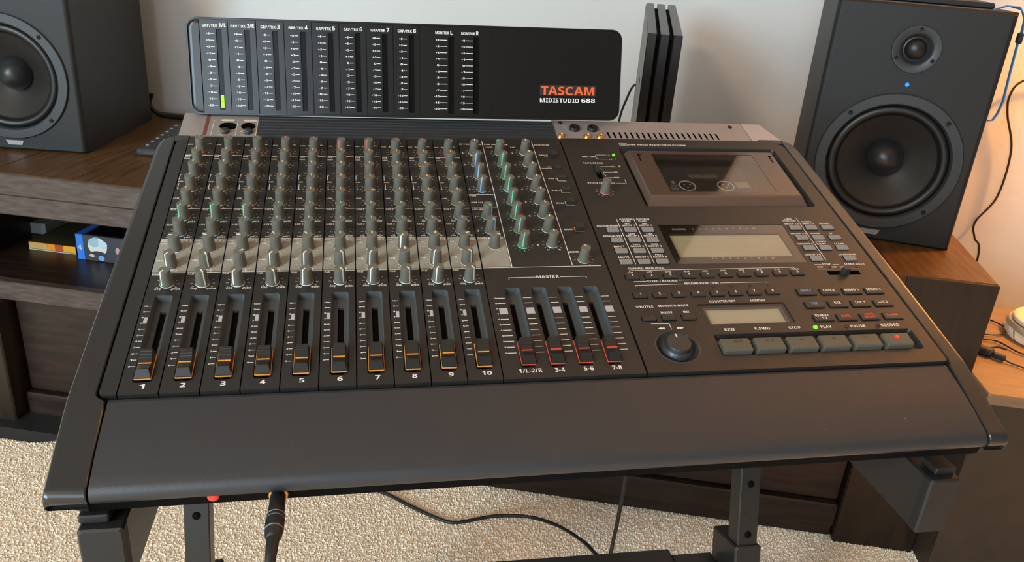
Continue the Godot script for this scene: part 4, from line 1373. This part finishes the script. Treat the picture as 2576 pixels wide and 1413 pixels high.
	list(w, "LINK|21.85|7.42|0.085|0.31\nDUAL/GRP|21.86|7.3|0.085|0.53\nGROUP 1-2|21.86|7.107|0.085|0.58\nGROUP 3-4|21.87|6.515|0.085|0.62\nGROUP 5-6|21.87|5.905|0.085|0.6\nGROUP 7-8|21.87|5.29|0.085|0.6\nSCENE/|22.52|7.235|0.085|0.41\nMIDI CH|22.53|7.115|0.085|0.44\nRECALL|23.19|7.11|0.085|0.41\nDOWN|22.54|6.515|0.085|0.36\nUP|23.17|6.51|0.085|0.15\nSTORE/|22.54|6.025|0.085|0.42\nCOPY|22.5|5.895|0.085|0.37\nCLEAR|23.2|5.895|0.085|0.38\nLOAD/SAVE|23.2|5.277|0.085|0.65\nSYNC|22.15|4.745|0.085|0.34\nSCENE DATA|23.21|4.735|0.085|0.78\nEXT|21.83|4.604|0.07|0.22\nMIDI|22.36|4.592|0.07|0.2\nOFF|22.66|4.587|0.07|0.19\nCHANNEL MAIN/DUAL|15.52|4.673|0.1|1.28\nEFFECT RETURN|15.87|4.022|0.1|1.02\nRECORD FUNCTION|17.18|3.87|0.1|1.2\nSHUTTLE|14.9|2.8|0.1|0.57\nMONITOR MODE|15.87|2.816|0.1|1.0\nINSERT|15.54|2.512|0.09|0.39\nMIX|16.2|2.513|0.09|0.2\nCOUNTER/TRT|17.585|2.97|0.1|0.91\nMEMORY|18.815|2.97|0.1|0.52\nREW|17.34|1.67|0.115|0.34\nF.FWD|18.44|1.672|0.115|0.51\nSTOP|19.53|1.66|0.115|0.41\nPLAY|20.62|1.655|0.115|0.38\nPAUSE|21.73|1.654|0.115|0.515\nRECORD|22.88|1.647|0.115|0.65")
	line(w, 15.37, 11.6, 15.45, 11.75, 0.02); line(w, 15.45, 11.75, 15.86, 11.75, 0.02); line(w, 15.37, 11.6, 15.47, 11.43, 0.02); line(w, 15.47, 11.43, 15.86, 11.43, 0.02)
	line(w, 15.37, 10.9, 15.83, 10.9, 0.02); line(w, 15.43, 10.51, 15.86, 10.51, 0.02); line(w, 15.6, 10.12, 15.73, 10.12, 0.02)
	line(w, 15.37, 10.9, 15.44, 10.68, 0.02); line(w, 15.43, 10.42, 15.5, 10.22, 0.02)
	line(w, 15.78, 9.74, 16.18, 9.745, 0.02); line(w, 16.18, 9.75, 16.18, 10.0, 0.02)
	for q in [[16.65, 12.51, 16.97, 12.51], [16.97, 12.51, 16.97, 12.66], [16.97, 12.66, 16.65, 12.66], [16.65, 12.66, 16.65, 12.51]]: line(w, q[0], q[1], q[2], q[3], 0.018)
	line(w, 15.185, 7.47, 15.2, 4.9, 0.022); line(w, 15.836, 7.47, 15.86, 4.92, 0.022)
	line(w, 22.21, 7.47, 22.23, 4.97, 0.022)
	line(w, 14.877, 4.57, 20.82, 4.61, 0.02); line(w, 14.877, 4.57, 14.877, 4.52, 0.02); line(w, 20.82, 4.61, 20.82, 4.56, 0.02)
	line(w, 14.878, 4.01, 15.32, 4.015, 0.02); line(w, 16.43, 4.035, 16.86, 4.045, 0.02); line(w, 14.885, 3.82, 16.54, 3.85, 0.02); line(w, 17.83, 3.865, 19.5, 3.87, 0.02)
	line(w, 14.885, 3.82, 14.885, 3.77, 0.02); line(w, 19.5, 3.87, 19.5, 3.82, 0.02)
	line(w, 21.67, 4.74, 21.95, 4.74, 0.018); line(w, 22.36, 4.735, 22.62, 4.73, 0.018); line(w, 21.67, 4.49, 22.35, 4.48, 0.02); line(w, 22.75, 4.475, 23.24, 4.47, 0.02)
	line(w, 14.888, 2.02, 15.47, 2.0, 0.02); line(w, 15.47, 2.0, 15.47, 1.75, 0.02)
	for s in [-1.0, 1.0]:
		for i in 2:
			var cx: float = 15.465 + s * (0.2 + 0.1 * i)
			var a := Vector3(cx, 1.75, 0.005)
			var b := Vector3(cx, 1.86, 0.005)
			var c := Vector3(cx + s * 0.12, 1.805, 0.005)
			if s > 0: w.tri(a, c, b)
			else: w.tri(a, b, c)
	list(w, "CHANNEL|17.37|6.84|0.085|0.54|-0.014\n1|18.05|5.168|0.08|0.05|-0.014")
	for i in 10:
		txt(w, str(i + 1), 17.885 + 0.263 * i, 6.845 + 0.002 * i, 0.085, 0.06 if i < 9 else 0.13, 0, -0.014)
		if i: txt(w, str(i + 1), 17.92 + 0.2625 * i, 5.168, 0.085, 0.06 if i < 9 else 0.13, 0, -0.014)
		txt(w, "%d/%d" % [i + 1, i + 11], 14.89 + 0.6585 * i, 4.466 + 0.006 * i, 0.075, 0.19 if i < 9 else 0.3)
		txt(w, str((i + 1) % 10), 14.9 + 0.6585 * i, 4.27 + 0.008 * i, 0.1, 0.0, 0, 0.0535)
	for i in 8: txt(w, str(i + 1), 14.91 + 0.6565 * i, 3.36 + 0.005 * i, 0.1, 0.0, 0, 0.0535)
	var keys := ["RESET", "CHECK", "MEMO 1", "MEMO 2", "TRT", "RTZ", "LOC 1", "LOC 2"]
	for i in 8:
		if i != 0 and i != 4: txt(w, keys[i], 20.69 + 0.829 * (i % 4), 3.34 - 0.626 * (i / 4), 0.1, 0.0, 0, 0.0535)
	txt(w, "REPEAT", 20.69, 2.14, 0.1, 0.0, 0, 0.0535)
	txt(w, "1-2", 20.72, 2.02, 0.095, 0.0, 0, 0.0535)
	put("lettering", w.done(), M.print_white, t, TP)
	w = Geo.new(PLAN)
	txt(w, "RESET", 20.69, 3.34, 0.1, 0.0, 0, 0.0535)
	txt(w, "TRT", 20.69, 2.714, 0.1, 0.0, 0, 0.0535)
	put("lettering", w.done(), M.print_blue, t, TP)
	w = Geo.new(PLAN)
	txt(w, "RHSL", 21.52, 2.085, 0.1, 0.0, 0, 0.0535)
	txt(w, "AUTO", 22.35, 2.14, 0.09, 0.0, 0, 0.0535)
	txt(w, "IN/OUT", 22.35, 2.02, 0.09, 0.0, 0, 0.0535)
	txt(w, "CLEAR", 23.18, 2.085, 0.1, 0.0, 0, 0.0535)
	put("lettering", w.done(), M.print_red, t, TP)


func cassette():
	# the tape lies in the bay under the lid
	var here := mixer_root() * on(19.47, 9.89, -0.19)
	var t := thing("cassette_tape", "dark grey cassette tape lying behind the smoky lid window of the recorder", "cassette", here)
	var g := Geo.new(PLAN)
	g.slab(-1.76, -1.12, 1.76, 0.95, 0.08, 0.0, 0.26, 0.02)
	put("shell", g.done(), M.tape, t)
	g = Geo.new(PLAN)
	var tz := [Vector3(-0.75, 0.02, 0.261), Vector3(0.5, 0.02, 0.261), Vector3(0.42, -0.78, 0.261), Vector3(-0.65, -0.78, 0.261)]
	tz.reverse()
	g.loft([tz, tz.map(func(p): return p + Vector3(0, 0, 0.004))])
	put("tape_window", g.done(), M.reel, t)
	for s in [-0.92, 0.66]:
		g = Geo.new(PLAN)
		g.lathe(s, -0.4, [Vector2(0.34, 0.261), Vector2(0.34, 0.274), Vector2(0.31, 0.278), Vector2(0.29, 0.266)], 32)
		put("ring", g.done(), M.hub, t)
		g = Geo.new(PLAN)
		g.lathe(s, -0.4, [Vector2(0.3, 0.262), Vector2(0.3, 0.268), Vector2(0.2, 0.268)], 32)
		g.lathe(s, -0.4, [Vector2(0.2, 0.268), Vector2(0.0, 0.2635)], 32)
		put("hub", g.done(), M.reel, t)
		g = Geo.new(PLAN)
		for i in 3:
			var a := TAU * i / 3 + 0.4
			g.box(s + 0.13 * cos(a) - 0.025, -0.4 + 0.13 * sin(a) - 0.025, 0.262, s + 0.13 * cos(a) + 0.025, -0.4 + 0.13 * sin(a) + 0.025, 0.275)
		put("tooth", g.done(), M.hub, t)
	g = Geo.new(PLAN)
	txt(g, "STEREO CASSETTE", -0.05, 0.32, 0.1, 1.25, 0, 0.266)
	line(g, -0.7, 0.22, 0.58, 0.22, 0.03, 0.266)
	line(g, -0.6, 0.16, 0.5, 0.16, 0.03, 0.266)
	txt(g, "90", -1.5, -0.6, 0.26, 0.3, 0, 0.266)
	g.plate(-1.5, -0.28, -1.36, -0.08, 0.266, [])
	line(g, -1.6, -0.38, -1.2, -0.36, 0.03, 0.266)
	g.plate(1.1, -0.55, 1.65, -0.12, 0.266, [])
	put("print", g.done(), M.tape_print, t)


func rear_deck(t: Node3D):
	# metal decks left and right, a ribbed cover between them
	var g := Geo.new(PLAN)
	g.plate(-0.42, 12.82, 2.36, 14.5, -0.02, [[0.95, 13.28, 1.6, 13.82, 0.27], [1.74, 13.3, 2.28, 13.84, 0.27]].map(func(q): return q), 0.2)
	var ld := put("left_deck", g.done(), M.deck, t, TP)
	for x in [0.99, 1.83]:
		g = Geo.new(PLAN)
		g.well(x - 0.02, 13.28, x + 0.56, 13.83, 0.27, -0.02, -0.3, 0.02)
		var s := put("microphone_socket", g.done(), M.gap, ld)
		g = Geo.new(PLAN)
		g.lathe(x + 0.22, 13.1, [Vector2(0.16, -0.1), Vector2(0.16, 0.1), Vector2(0.14, 0.12), Vector2(0.0, 0.12)], 20)
		put("latch", g.done(), M.rib, s)
		g = Geo.new(PLAN)
		g.box(x + 0.05, 12.98, 0.0, x + 0.16, 13.12, 0.13, 0.01)
		put("release", g.done(), M.chrome, s)
	g = Geo.new(PLAN)
	for x in [0.72, 1.6, 2.33]: line(g, x, 12.85, x, 14.0, 0.028, -0.014)
	for x in [0.98, 1.8]:
		g.slab(x, 13.93, x + 0.5, 14.06, 0.06, -0.018, -0.012)
		line(g, x - 0.05, 13.15, x + 0.14, 13.15, 0.05, -0.014)
		line(g, x - 0.02, 12.9, x + 0.12, 12.9, 0.05, -0.014)
	put("label_strip", g.done(), M.cream, ld)
	g = Geo.new(PLAN)
	g.plate(0.42, 12.84, 0.55, 14.4, -0.016, [])
	put("brown_mark", g.done(), M.brown_mark, ld)
	var prof := [Vector2(12.86, -0.3)]
	for i in 7:
		prof.append(Vector2(12.9 + i * 0.2, -0.1 + i * 0.012))
		prof.append(Vector2(12.93 + i * 0.2, -0.02 + i * 0.012))
		prof.append(Vector2(13.06 + i * 0.2, -0.02 + i * 0.012))
		prof.append(Vector2(13.09 + i * 0.2, -0.1 + i * 0.012))
	prof.append(Vector2(14.4, -0.3))
	prof.reverse()
	g = Geo.new(PLAN)
	g.extrude_x(prof, 2.37, 14.12)
	put("ribbed_cover", g.done(), M.rib, t, TP)
	var holes := []
	for i in 20: holes.append([16.35 + i * 0.254, 13.12, 16.43 + i * 0.254, 13.6, 0.0])
	g = Geo.new(PLAN)
	g.plate(14.15, 13.03, 22.68, 14.5, -0.02, holes, 0.25)
	var rd := put("right_deck", g.done(), M.deck, t, TP)
	g = Geo.new(PLAN)
	g.plate(16.2, 13.05, 21.5, 13.65, -0.2, [])
	put("vent_back", g.done(), M.gap, rd)
	g = Geo.new(PLAN)
	var ep := [Vector3(22.74, 13.05, -0.03), Vector3(24.1, 13.1, -0.03), Vector3(23.6, 14.5, -0.03), Vector3(22.74, 14.5, -0.03)]
	g.loft([ep.map(func(p): return p - Vector3(0, 0, 0.3)), ep])
	put("end_plate", g.done(), M.deck_light, t, TP)
	for q in [[22.1, 14.18], [14.5, 14.3]]:
		g = Geo.new(PLAN)
		g.lathe(q[0], q[1], [Vector2(0.1, -0.02), Vector2(0.09, 0.02), Vector2(0.04, 0.035), Vector2(0.0, 0.03)], 14)
		put("screw", g.done(), M.screw, rd)
	for x in [15.0, 15.78]:
		g = Geo.new(PLAN)
		g.lathe(x, 13.78, [Vector2(0.22, -0.02), Vector2(0.22, 0.1), Vector2(0.2, 0.12), Vector2(0.2, 0.12), Vector2(0.1, 0.12), Vector2(0.1, 0.12), Vector2(0.1, -0.02)], 20)
		put("jack", g.done(), M.rubber, rd)
	for x in [14.3, 15.42, 15.98]:
		g = Geo.new(PLAN)
		g.lathe(x, 13.17, [Vector2(0.17, -0.02), Vector2(0.17, 0.0), Vector2(0.13, 0.02), Vector2(0.13, 0.1), Vector2(0.09, 0.1), Vector2(0.09, 0.0)], 16)
		put("gold_jack", g.done(), M.gold, rd)
	g = Geo.new(PLAN)
	line(g, 14.55, 14.1, 14.7, 13.6, 0.014, -0.015); line(g, 16.1, 14.1, 16.25, 13.6, 0.014, -0.015)
	line(g, 14.9, 14.15, 15.8, 14.15, 0.02, -0.015)
	put("label_strip", g.done(), M.cream, rd)


func bridge(t: Node3D):
	# meter bridge: its own plane, u across and v up
	var u := Vector3(0.999, -0.034, 0.025).normalized()
	var v := Vector3(-0.006, 0.479, 0.878).normalized()
	var n := u.cross(v)
	v = n.cross(u).normalized()
	n = u.cross(v).normalized()
	var conv := func(q: Vector3) -> Vector3: return Vector3(q.x, q.z, -q.y)
	var at := Transform3D(Basis(conv.call(u), conv.call(v), conv.call(n)), Vector3(-0.173 * P, 0.048 * P, -14.25 * P))
	at = TP * at
	var S := Transform3D(Basis.from_scale(Vector3.ONE * P), Vector3.ZERO)
	var W := 17.02
	var H := 3.625
	var g := Geo.new(S)
	g.loft([g.rrect(0, 0, W, H, 0.42, -0.45, 0.04, 6), g.rrect(0, 0, W, H, 0.42, -0.38, 0.0, 6), g.rrect(0, 0, W, H, 0.42, -0.06, 0.0, 6), g.rrect(0, 0, W, H, 0.42, -0.02, 0.02, 6), g.rrect(0, 0, W, H, 0.42, -0.02, 0.07, 6), g.rrect(0, 0, W, H, 0.42, -0.08, 0.075, 6)])
	var b := put("meter_bridge", g.done(), M.bridge_rim, t, at)
	# left end piece, gently rounded over at its edge
	g = Geo.new(S)
	var rings := []
	var x0 := 0.085
	for e in [[0.0, -0.06], [0.02, -0.035], [0.06, -0.012], [0.14, 0.0]]:
		var r := []
		var rr: float = 0.36 - e[0]
		var xa: float = x0 + e[0]
		r.append(Vector3(0.49, 0.085 + e[0], e[1])); r.append(Vector3(0.49, H - 0.085 - e[0], e[1]))
		for k in 6:
			var a := PI / 2 + PI / 2 * k / 5.0
			r.append(Vector3(xa + rr + rr * cos(a), H - 0.085 - e[0] - rr + rr * sin(a), e[1]))
		for k in 6:
			var a := PI + PI / 2 * k / 5.0
			r.append(Vector3(xa + rr + rr * cos(a), 0.085 + e[0] + rr + rr * sin(a), e[1]))
		rings.append(r)
	g.loft(rings, false, true)
	put("end_piece", g.done(), M.bridge, b)
	var glass := Geo.new(S)
	for k in 8:
		var x := 0.508 + 1.0365 * k
		g = Geo.new(S)
		g.plate(x + 0.014, 0.085, x + 1.022, H - 0.085, 0.0, [[x + 0.605, 0.2, x + 0.81, 3.185, 0.0]], 0.07)
		put("meter_panel", g.done(), M.bridge, b)
		meter_window(b, S, x + 0.605)
	g = Geo.new(S)
	g.plate(8.80, 0.085, 11.64, H - 0.085, 0.0, [[9.925, 0.18, 10.145, 3.165, 0.0], [10.93, 0.18, 11.15, 3.165, 0.0]], 0.07)
	put("meter_panel", g.done(), M.bridge, b)
	meter_window(b, S, 9.93)
	meter_window(b, S, 10.935)
	g = Geo.new(S)
	var rp := [Vector3(11.67, 0.085, 0), ]
	for k in 6:
		var a := -PI / 2 + PI / 2 * k / 5.0
		rp.append(Vector3(W - 0.085 - 0.36 + 0.36 * cos(a), 0.085 + 0.36 + 0.36 * sin(a), 0))
	for k in 6:
		var a := PI / 2 * k / 5.0
		rp.append(Vector3(W - 0.085 - 0.36 + 0.36 * cos(a), H - 0.085 - 0.36 + 0.36 * sin(a), 0))
	rp.append(Vector3(11.67, H - 0.085, 0))
	g.loft([rp.map(func(p): return p - Vector3(0, 0, 0.07)), rp])
	put("blank_panel", g.done(), M.bridge, b)
	# lit segments of the first meter
	for q in [[0.285, 0.515], [0.53, 0.755]]:
		g = Geo.new(S)
		g.box(1.145, q[0], -0.09, 1.265, q[1], -0.03)
		put("lit_segment", g.done(), M.meter_on, b)
	# scales and names
	var w := Geo.new(S)
	var marks := ["+8", "+5", "+3", "+1", "0", "-1", "-3", "-5", "-7", "-10", "-15", "-20"]
	for k in 10:
		var x := 1.035 + 1.0365 * k if k < 8 else 9.88 + 1.02 * (k - 8)
		var l := 0.14 if k < 8 else 0.3
		for i in 12:
			var y := 3.03 - 0.2415 * i
			line(w, x - l, y, x, y, 0.022, 0.004)
			var s: String = marks[i]
			txt(w, s, x - l - 0.02, y, 0.075, 0.09 if s.length() == 1 else 0.14 if s.length() == 2 else 0.2, 1, 0.004)
	for k in 8:
		var x := 0.508 + 1.0365 * k
		var num: String = ["1/L", "2/R", "3", "4", "5", "6", "7", "8"][k]
		var off := 0.0 if k < 2 else 0.07
		txt(w, "GRP/TRK", x + 0.385 + off, 3.32, 0.1, 0.56, 0, 0.004)
		txt(w, num, x + 0.715 + off, 3.345, 0.145, 0.27 if k < 2 else 0.105, -1, 0.004)
	for k in 2:
		txt(w, "MONITOR", 9.68 + 1.025 * k, 3.3, 0.1, 0.545, 0, 0.004)
		txt(w, ["L", "R"][k], 10.0 + 1.025 * k, 3.32, 0.145, 0.1, -1, 0.004)
	txt(w, "MIDISTUDIO", 14.465, 0.785, 0.16, 1.63, 0, 0.004)
	txt(w, "688", 15.665, 0.8, 0.16, 0.58, 0, 0.004)
	put("lettering", w.done(), M.print_white, b)
	g = Geo.new(S)
	g.slab(13.64, 0.975, 15.98, 1.395, 0.02, -0.01, 0.004)
	put("name_plate", g.done(), M.plate, b)
	w = Geo.new(S)
	txt(w, "TASCAM", 14.8, 1.17, 0.335, 2.22, 0, 0.008)
	put("name", w.done(), M.brand_orange, b)


func meter_window(b: Node3D, S: Transform3D, x: float):
	var g := Geo.new(S)
	g.well(x, 0.19, x + 0.21, 3.18, 0.002, 0.0, -0.06, 0.0)
	put("meter_window", g.done(), M.meter, b)


# ------------------------------------------------------------------ cables
func smooth_path(pts: Array, n := 10) -> Array:
	var c := Curve3D.new()
	for k in pts.size():
		var d: Vector3 = (pts[mini(k + 1, pts.size() - 1)] - pts[maxi(k - 1, 0)]) / 6.0
		c.add_point(pts[k], -d, d)
	var out := []
	for i in (pts.size() - 1) * n + 1: out.append(c.sample(i / n if i < (pts.size() - 1) * n else pts.size() - 2, float(i % n) / n if i < (pts.size() - 1) * n else 1.0))
	return out


func cables():
	# red button and headphone plug under the arm rest
	var root := mixer_root()
	var mix := get_node("mixing_recorder")
	var g := Geo.new(Transform3D(Basis(Vector3(P, 0, 0), Vector3(0, P, 0), Vector3(0, 0, P)), Vector3.ZERO))
	g.lathe(0, 0, [Vector2(0.15, 0.0), Vector2(0.14, 0.05), Vector2(0.1, 0.075), Vector2(0.0, 0.08)], 20)
	put("red_socket", g.done(), mat(rgb8(214, 60, 40), 0.35), mix, Transform3D(Basis(), (TP * Vector3(2.54 * P, -0.9 * P, 2.58 * P))))
	g = Geo.new(Transform3D(Basis(Vector3(P, 0, 0), Vector3(0, P, 0), Vector3(0, 0, P)), Vector3.ZERO))
	g.lathe(0, 0, [Vector2(0.24, 0.0), Vector2(0.24, 0.05), Vector2(0.2, 0.08), Vector2(0.15, 0.08)], 24)
	var jack: Vector3 = TP * Vector3(4.06 * P, -1.0 * P, 2.58 * P)
	put("phones_socket", g.done(), M.gold, mix, Transform3D(Basis(), jack))
	var tilt := Basis(Vector3(1, 0, 0), 0.05) * Basis(Vector3.UP, 0.0)
	var pl := thing("headphone_plug", "black headphone plug with grey cable pushed into the recorder's front", "plug", root * Transform3D(tilt, jack + Vector3(0, 0, 0.001)))
	g = Geo.new()
	g.lathe(0, 0, [Vector2(0.0, 0.0), Vector2(0.0052, 0.0), Vector2(0.0056, 0.02), Vector2(0.0056, 0.02), Vector2(0.0061, 0.021), Vector2(0.0061, 0.024), Vector2(0.0061, 0.024), Vector2(0.0063, 0.0255), Vector2(0.0063, 0.034), Vector2(0.0063, 0.034), Vector2(0.006, 0.0345), Vector2(0.0055, 0.04), Vector2(0.0042, 0.043), Vector2(0.0, 0.043)], 28)
	put("barrel", g.done(), M.rubber, pl)
	g = Geo.new()
	for z in [0.021, 0.0245, 0.034]: g.lathe(0, 0, [Vector2(0.0055, z), Vector2(0.0064, z + 0.0002), Vector2(0.0064, z + 0.0009), Vector2(0.0055, z + 0.0011)], 28)
	put("groove_ring", g.done(), M.cord_grey, pl)
	g = Geo.new()
	g.lathe(0, 0, [Vector2(0.0042, 0.0425), Vector2(0.004, 0.05), Vector2(0.0031, 0.066), Vector2(0.0, 0.066)], 20)
	put("strain_relief", g.done(), M.rubber, pl)
	g = Geo.new()
	g.tube(smooth_path([Vector3(0, 0, 0.062), Vector3(0, -0.001, 0.085), Vector3(-0.001, -0.012, 0.115), Vector3(-0.002, -0.05, 0.145), Vector3(0, -0.2, 0.16), Vector3(0, -0.4, 0.15)]), 0.0023, 10)
	put("cable", g.done(), M.cord_grey, pl)
	# cable across the carpet and the one hanging behind the stand
	g = Geo.new()
	g.tube(smooth_path([Vector3(-0.47, 0.006, -1.24), Vector3(-0.352, 0.006, -1.226), Vector3(-0.285, 0.006, -1.198), Vector3(-0.223, 0.006, -1.173), Vector3(-0.185, 0.006, -1.17), Vector3(-0.122, 0.008, -1.199), Vector3(-0.058, 0.02, -1.197), Vector3(-0.003, 0.04, -1.161), Vector3(0.043, 0.07, -1.095), Vector3(0.068, 0.1, -1.03), Vector3(0.1, 0.16, -0.93)], 8), 0.0032, 8)
	tag(put("floor_cable", g.done(), M.cord, null), "black cable curving over the beige carpet to the stand's cross bar", "cable")
	g = Geo.new()
	g.tube(smooth_path([Vector3(0.085, 0.6, -0.92), Vector3(0.085, 0.4, -0.935), Vector3(0.083, 0.28, -0.93), Vector3(0.078, 0.2, -0.915), Vector3(0.07, 0.05, -0.87), Vector3(0.07, 0.006, -0.84)]), 0.0028, 8)
	tag(put("hanging_cable", g.done(), M.cord, null), "black cable hanging straight down from the back of the recorder", "cable")
	g = Geo.new()
	g.tube(smooth_path([Vector3(0.052, 0.756, -1.602), Vector3(0.043, 0.752, -1.605), Vector3(0.034, 0.725, -1.61), Vector3(0.026, 0.69, -1.615), Vector3(0.02, 0.62, -1.62), Vector3(0.0, CON_H + 0.004, -1.64)]), 0.0022, 8)
	tag(put("console_cable", g.done(), M.cord, null), "thin black cable leaving the side of the upright game console", "cable")
	g = Geo.new()
	g.tube(smooth_path([Vector3(-1.075, 0.6, -1.80), Vector3(-1.083, 0.577, -1.8), Vector3(-1.072, 0.559, -1.8), Vector3(-1.05, 0.551, -1.8), Vector3(-1.0, 0.551, -1.8)]), 0.0055, 8)
	tag(put("speaker_cable", g.done(), M.cord, null), "short black cable behind the left loudspeaker by the wall", "cable")
	g = Geo.new()
	g.tube(smooth_path([Vector3(0.93, 0.83, -1.845), Vector3(0.857, 0.802, -1.845), Vector3(0.84, 0.771, -1.845), Vector3(0.847, 0.73, -1.845), Vector3(0.877, 0.655, -1.845), Vector3(0.879, 0.552, -1.845), Vector3(0.85, 0.488, -1.845), Vector3(0.859, 0.451, -1.845), Vector3(0.879, 0.409, -1.845), Vector3(0.885, 0.2, -1.845)]), 0.0022, 8)
	tag(put("wall_cable", g.done(), M.cord, null), "thin black cable winding down the orange-lit wall at the right", "cable")
	g = Geo.new()
	g.tube(smooth_path([Vector3(0.735, 0.388, -1.54), Vector3(0.778, 0.388, -1.519), Vector3(0.794, 0.388, -1.497), Vector3(0.797, 0.389, -1.477), Vector3(0.77, 0.388, -1.449), Vector3(0.735, 0.388, -1.443)]), 0.0015, 8)
	tag(put("looped_cable", g.done(), M.cord, null), "thin looped cable lying on the honey wood table behind the plugs", "cable")
	g = Geo.new()
	g.tube(smooth_path([Vector3(0.69, 0.388, -1.425), Vector3(0.731, 0.388, -1.42), Vector3(0.755, 0.388, -1.416), Vector3(0.78, 0.388, -1.375), Vector3(0.83, 0.388, -1.36)]), 0.0016, 8)
	tag(put("lamp_cable", g.done(), M.cord, null), "thin cable running past the glass lamp base on the table", "cable")
	var pg := thing("cable_plug", "black cable plug with thin lead lying on the honey wood table", "plug", Transform3D(Basis(Vector3.UP, -0.72), Vector3(0.712, 0.3845, -1.358)))
	g = Geo.new()
	g.box(-0.022, 0, -0.009, 0.01, 0.014, 0.009, 0.003)
	put("body", g.done(), M.rubber, pg)
	g = Geo.new()
	g.box(0.01, 0.002, -0.006, 0.03, 0.011, 0.006, 0.002)
	put("collar", g.done(), M.rubber, pg)
	g = Geo.new()
	g.tube(smooth_path([Vector3(0.028, 0.005, 0), Vector3(0.045, 0.003, 0.001), Vector3(0.09, 0.003, -0.006)]), 0.0016, 8)
	put("lead", g.done(), M.cord, pg)
	g = Geo.new()
	g.tube(smooth_path([Vector3(-0.002, 0.01, -0.006), Vector3(0.008, 0.014, -0.02), Vector3(0.022, 0.013, -0.027)]), 0.0022, 8)
	put("tail", g.done(), M.rubber, pg)
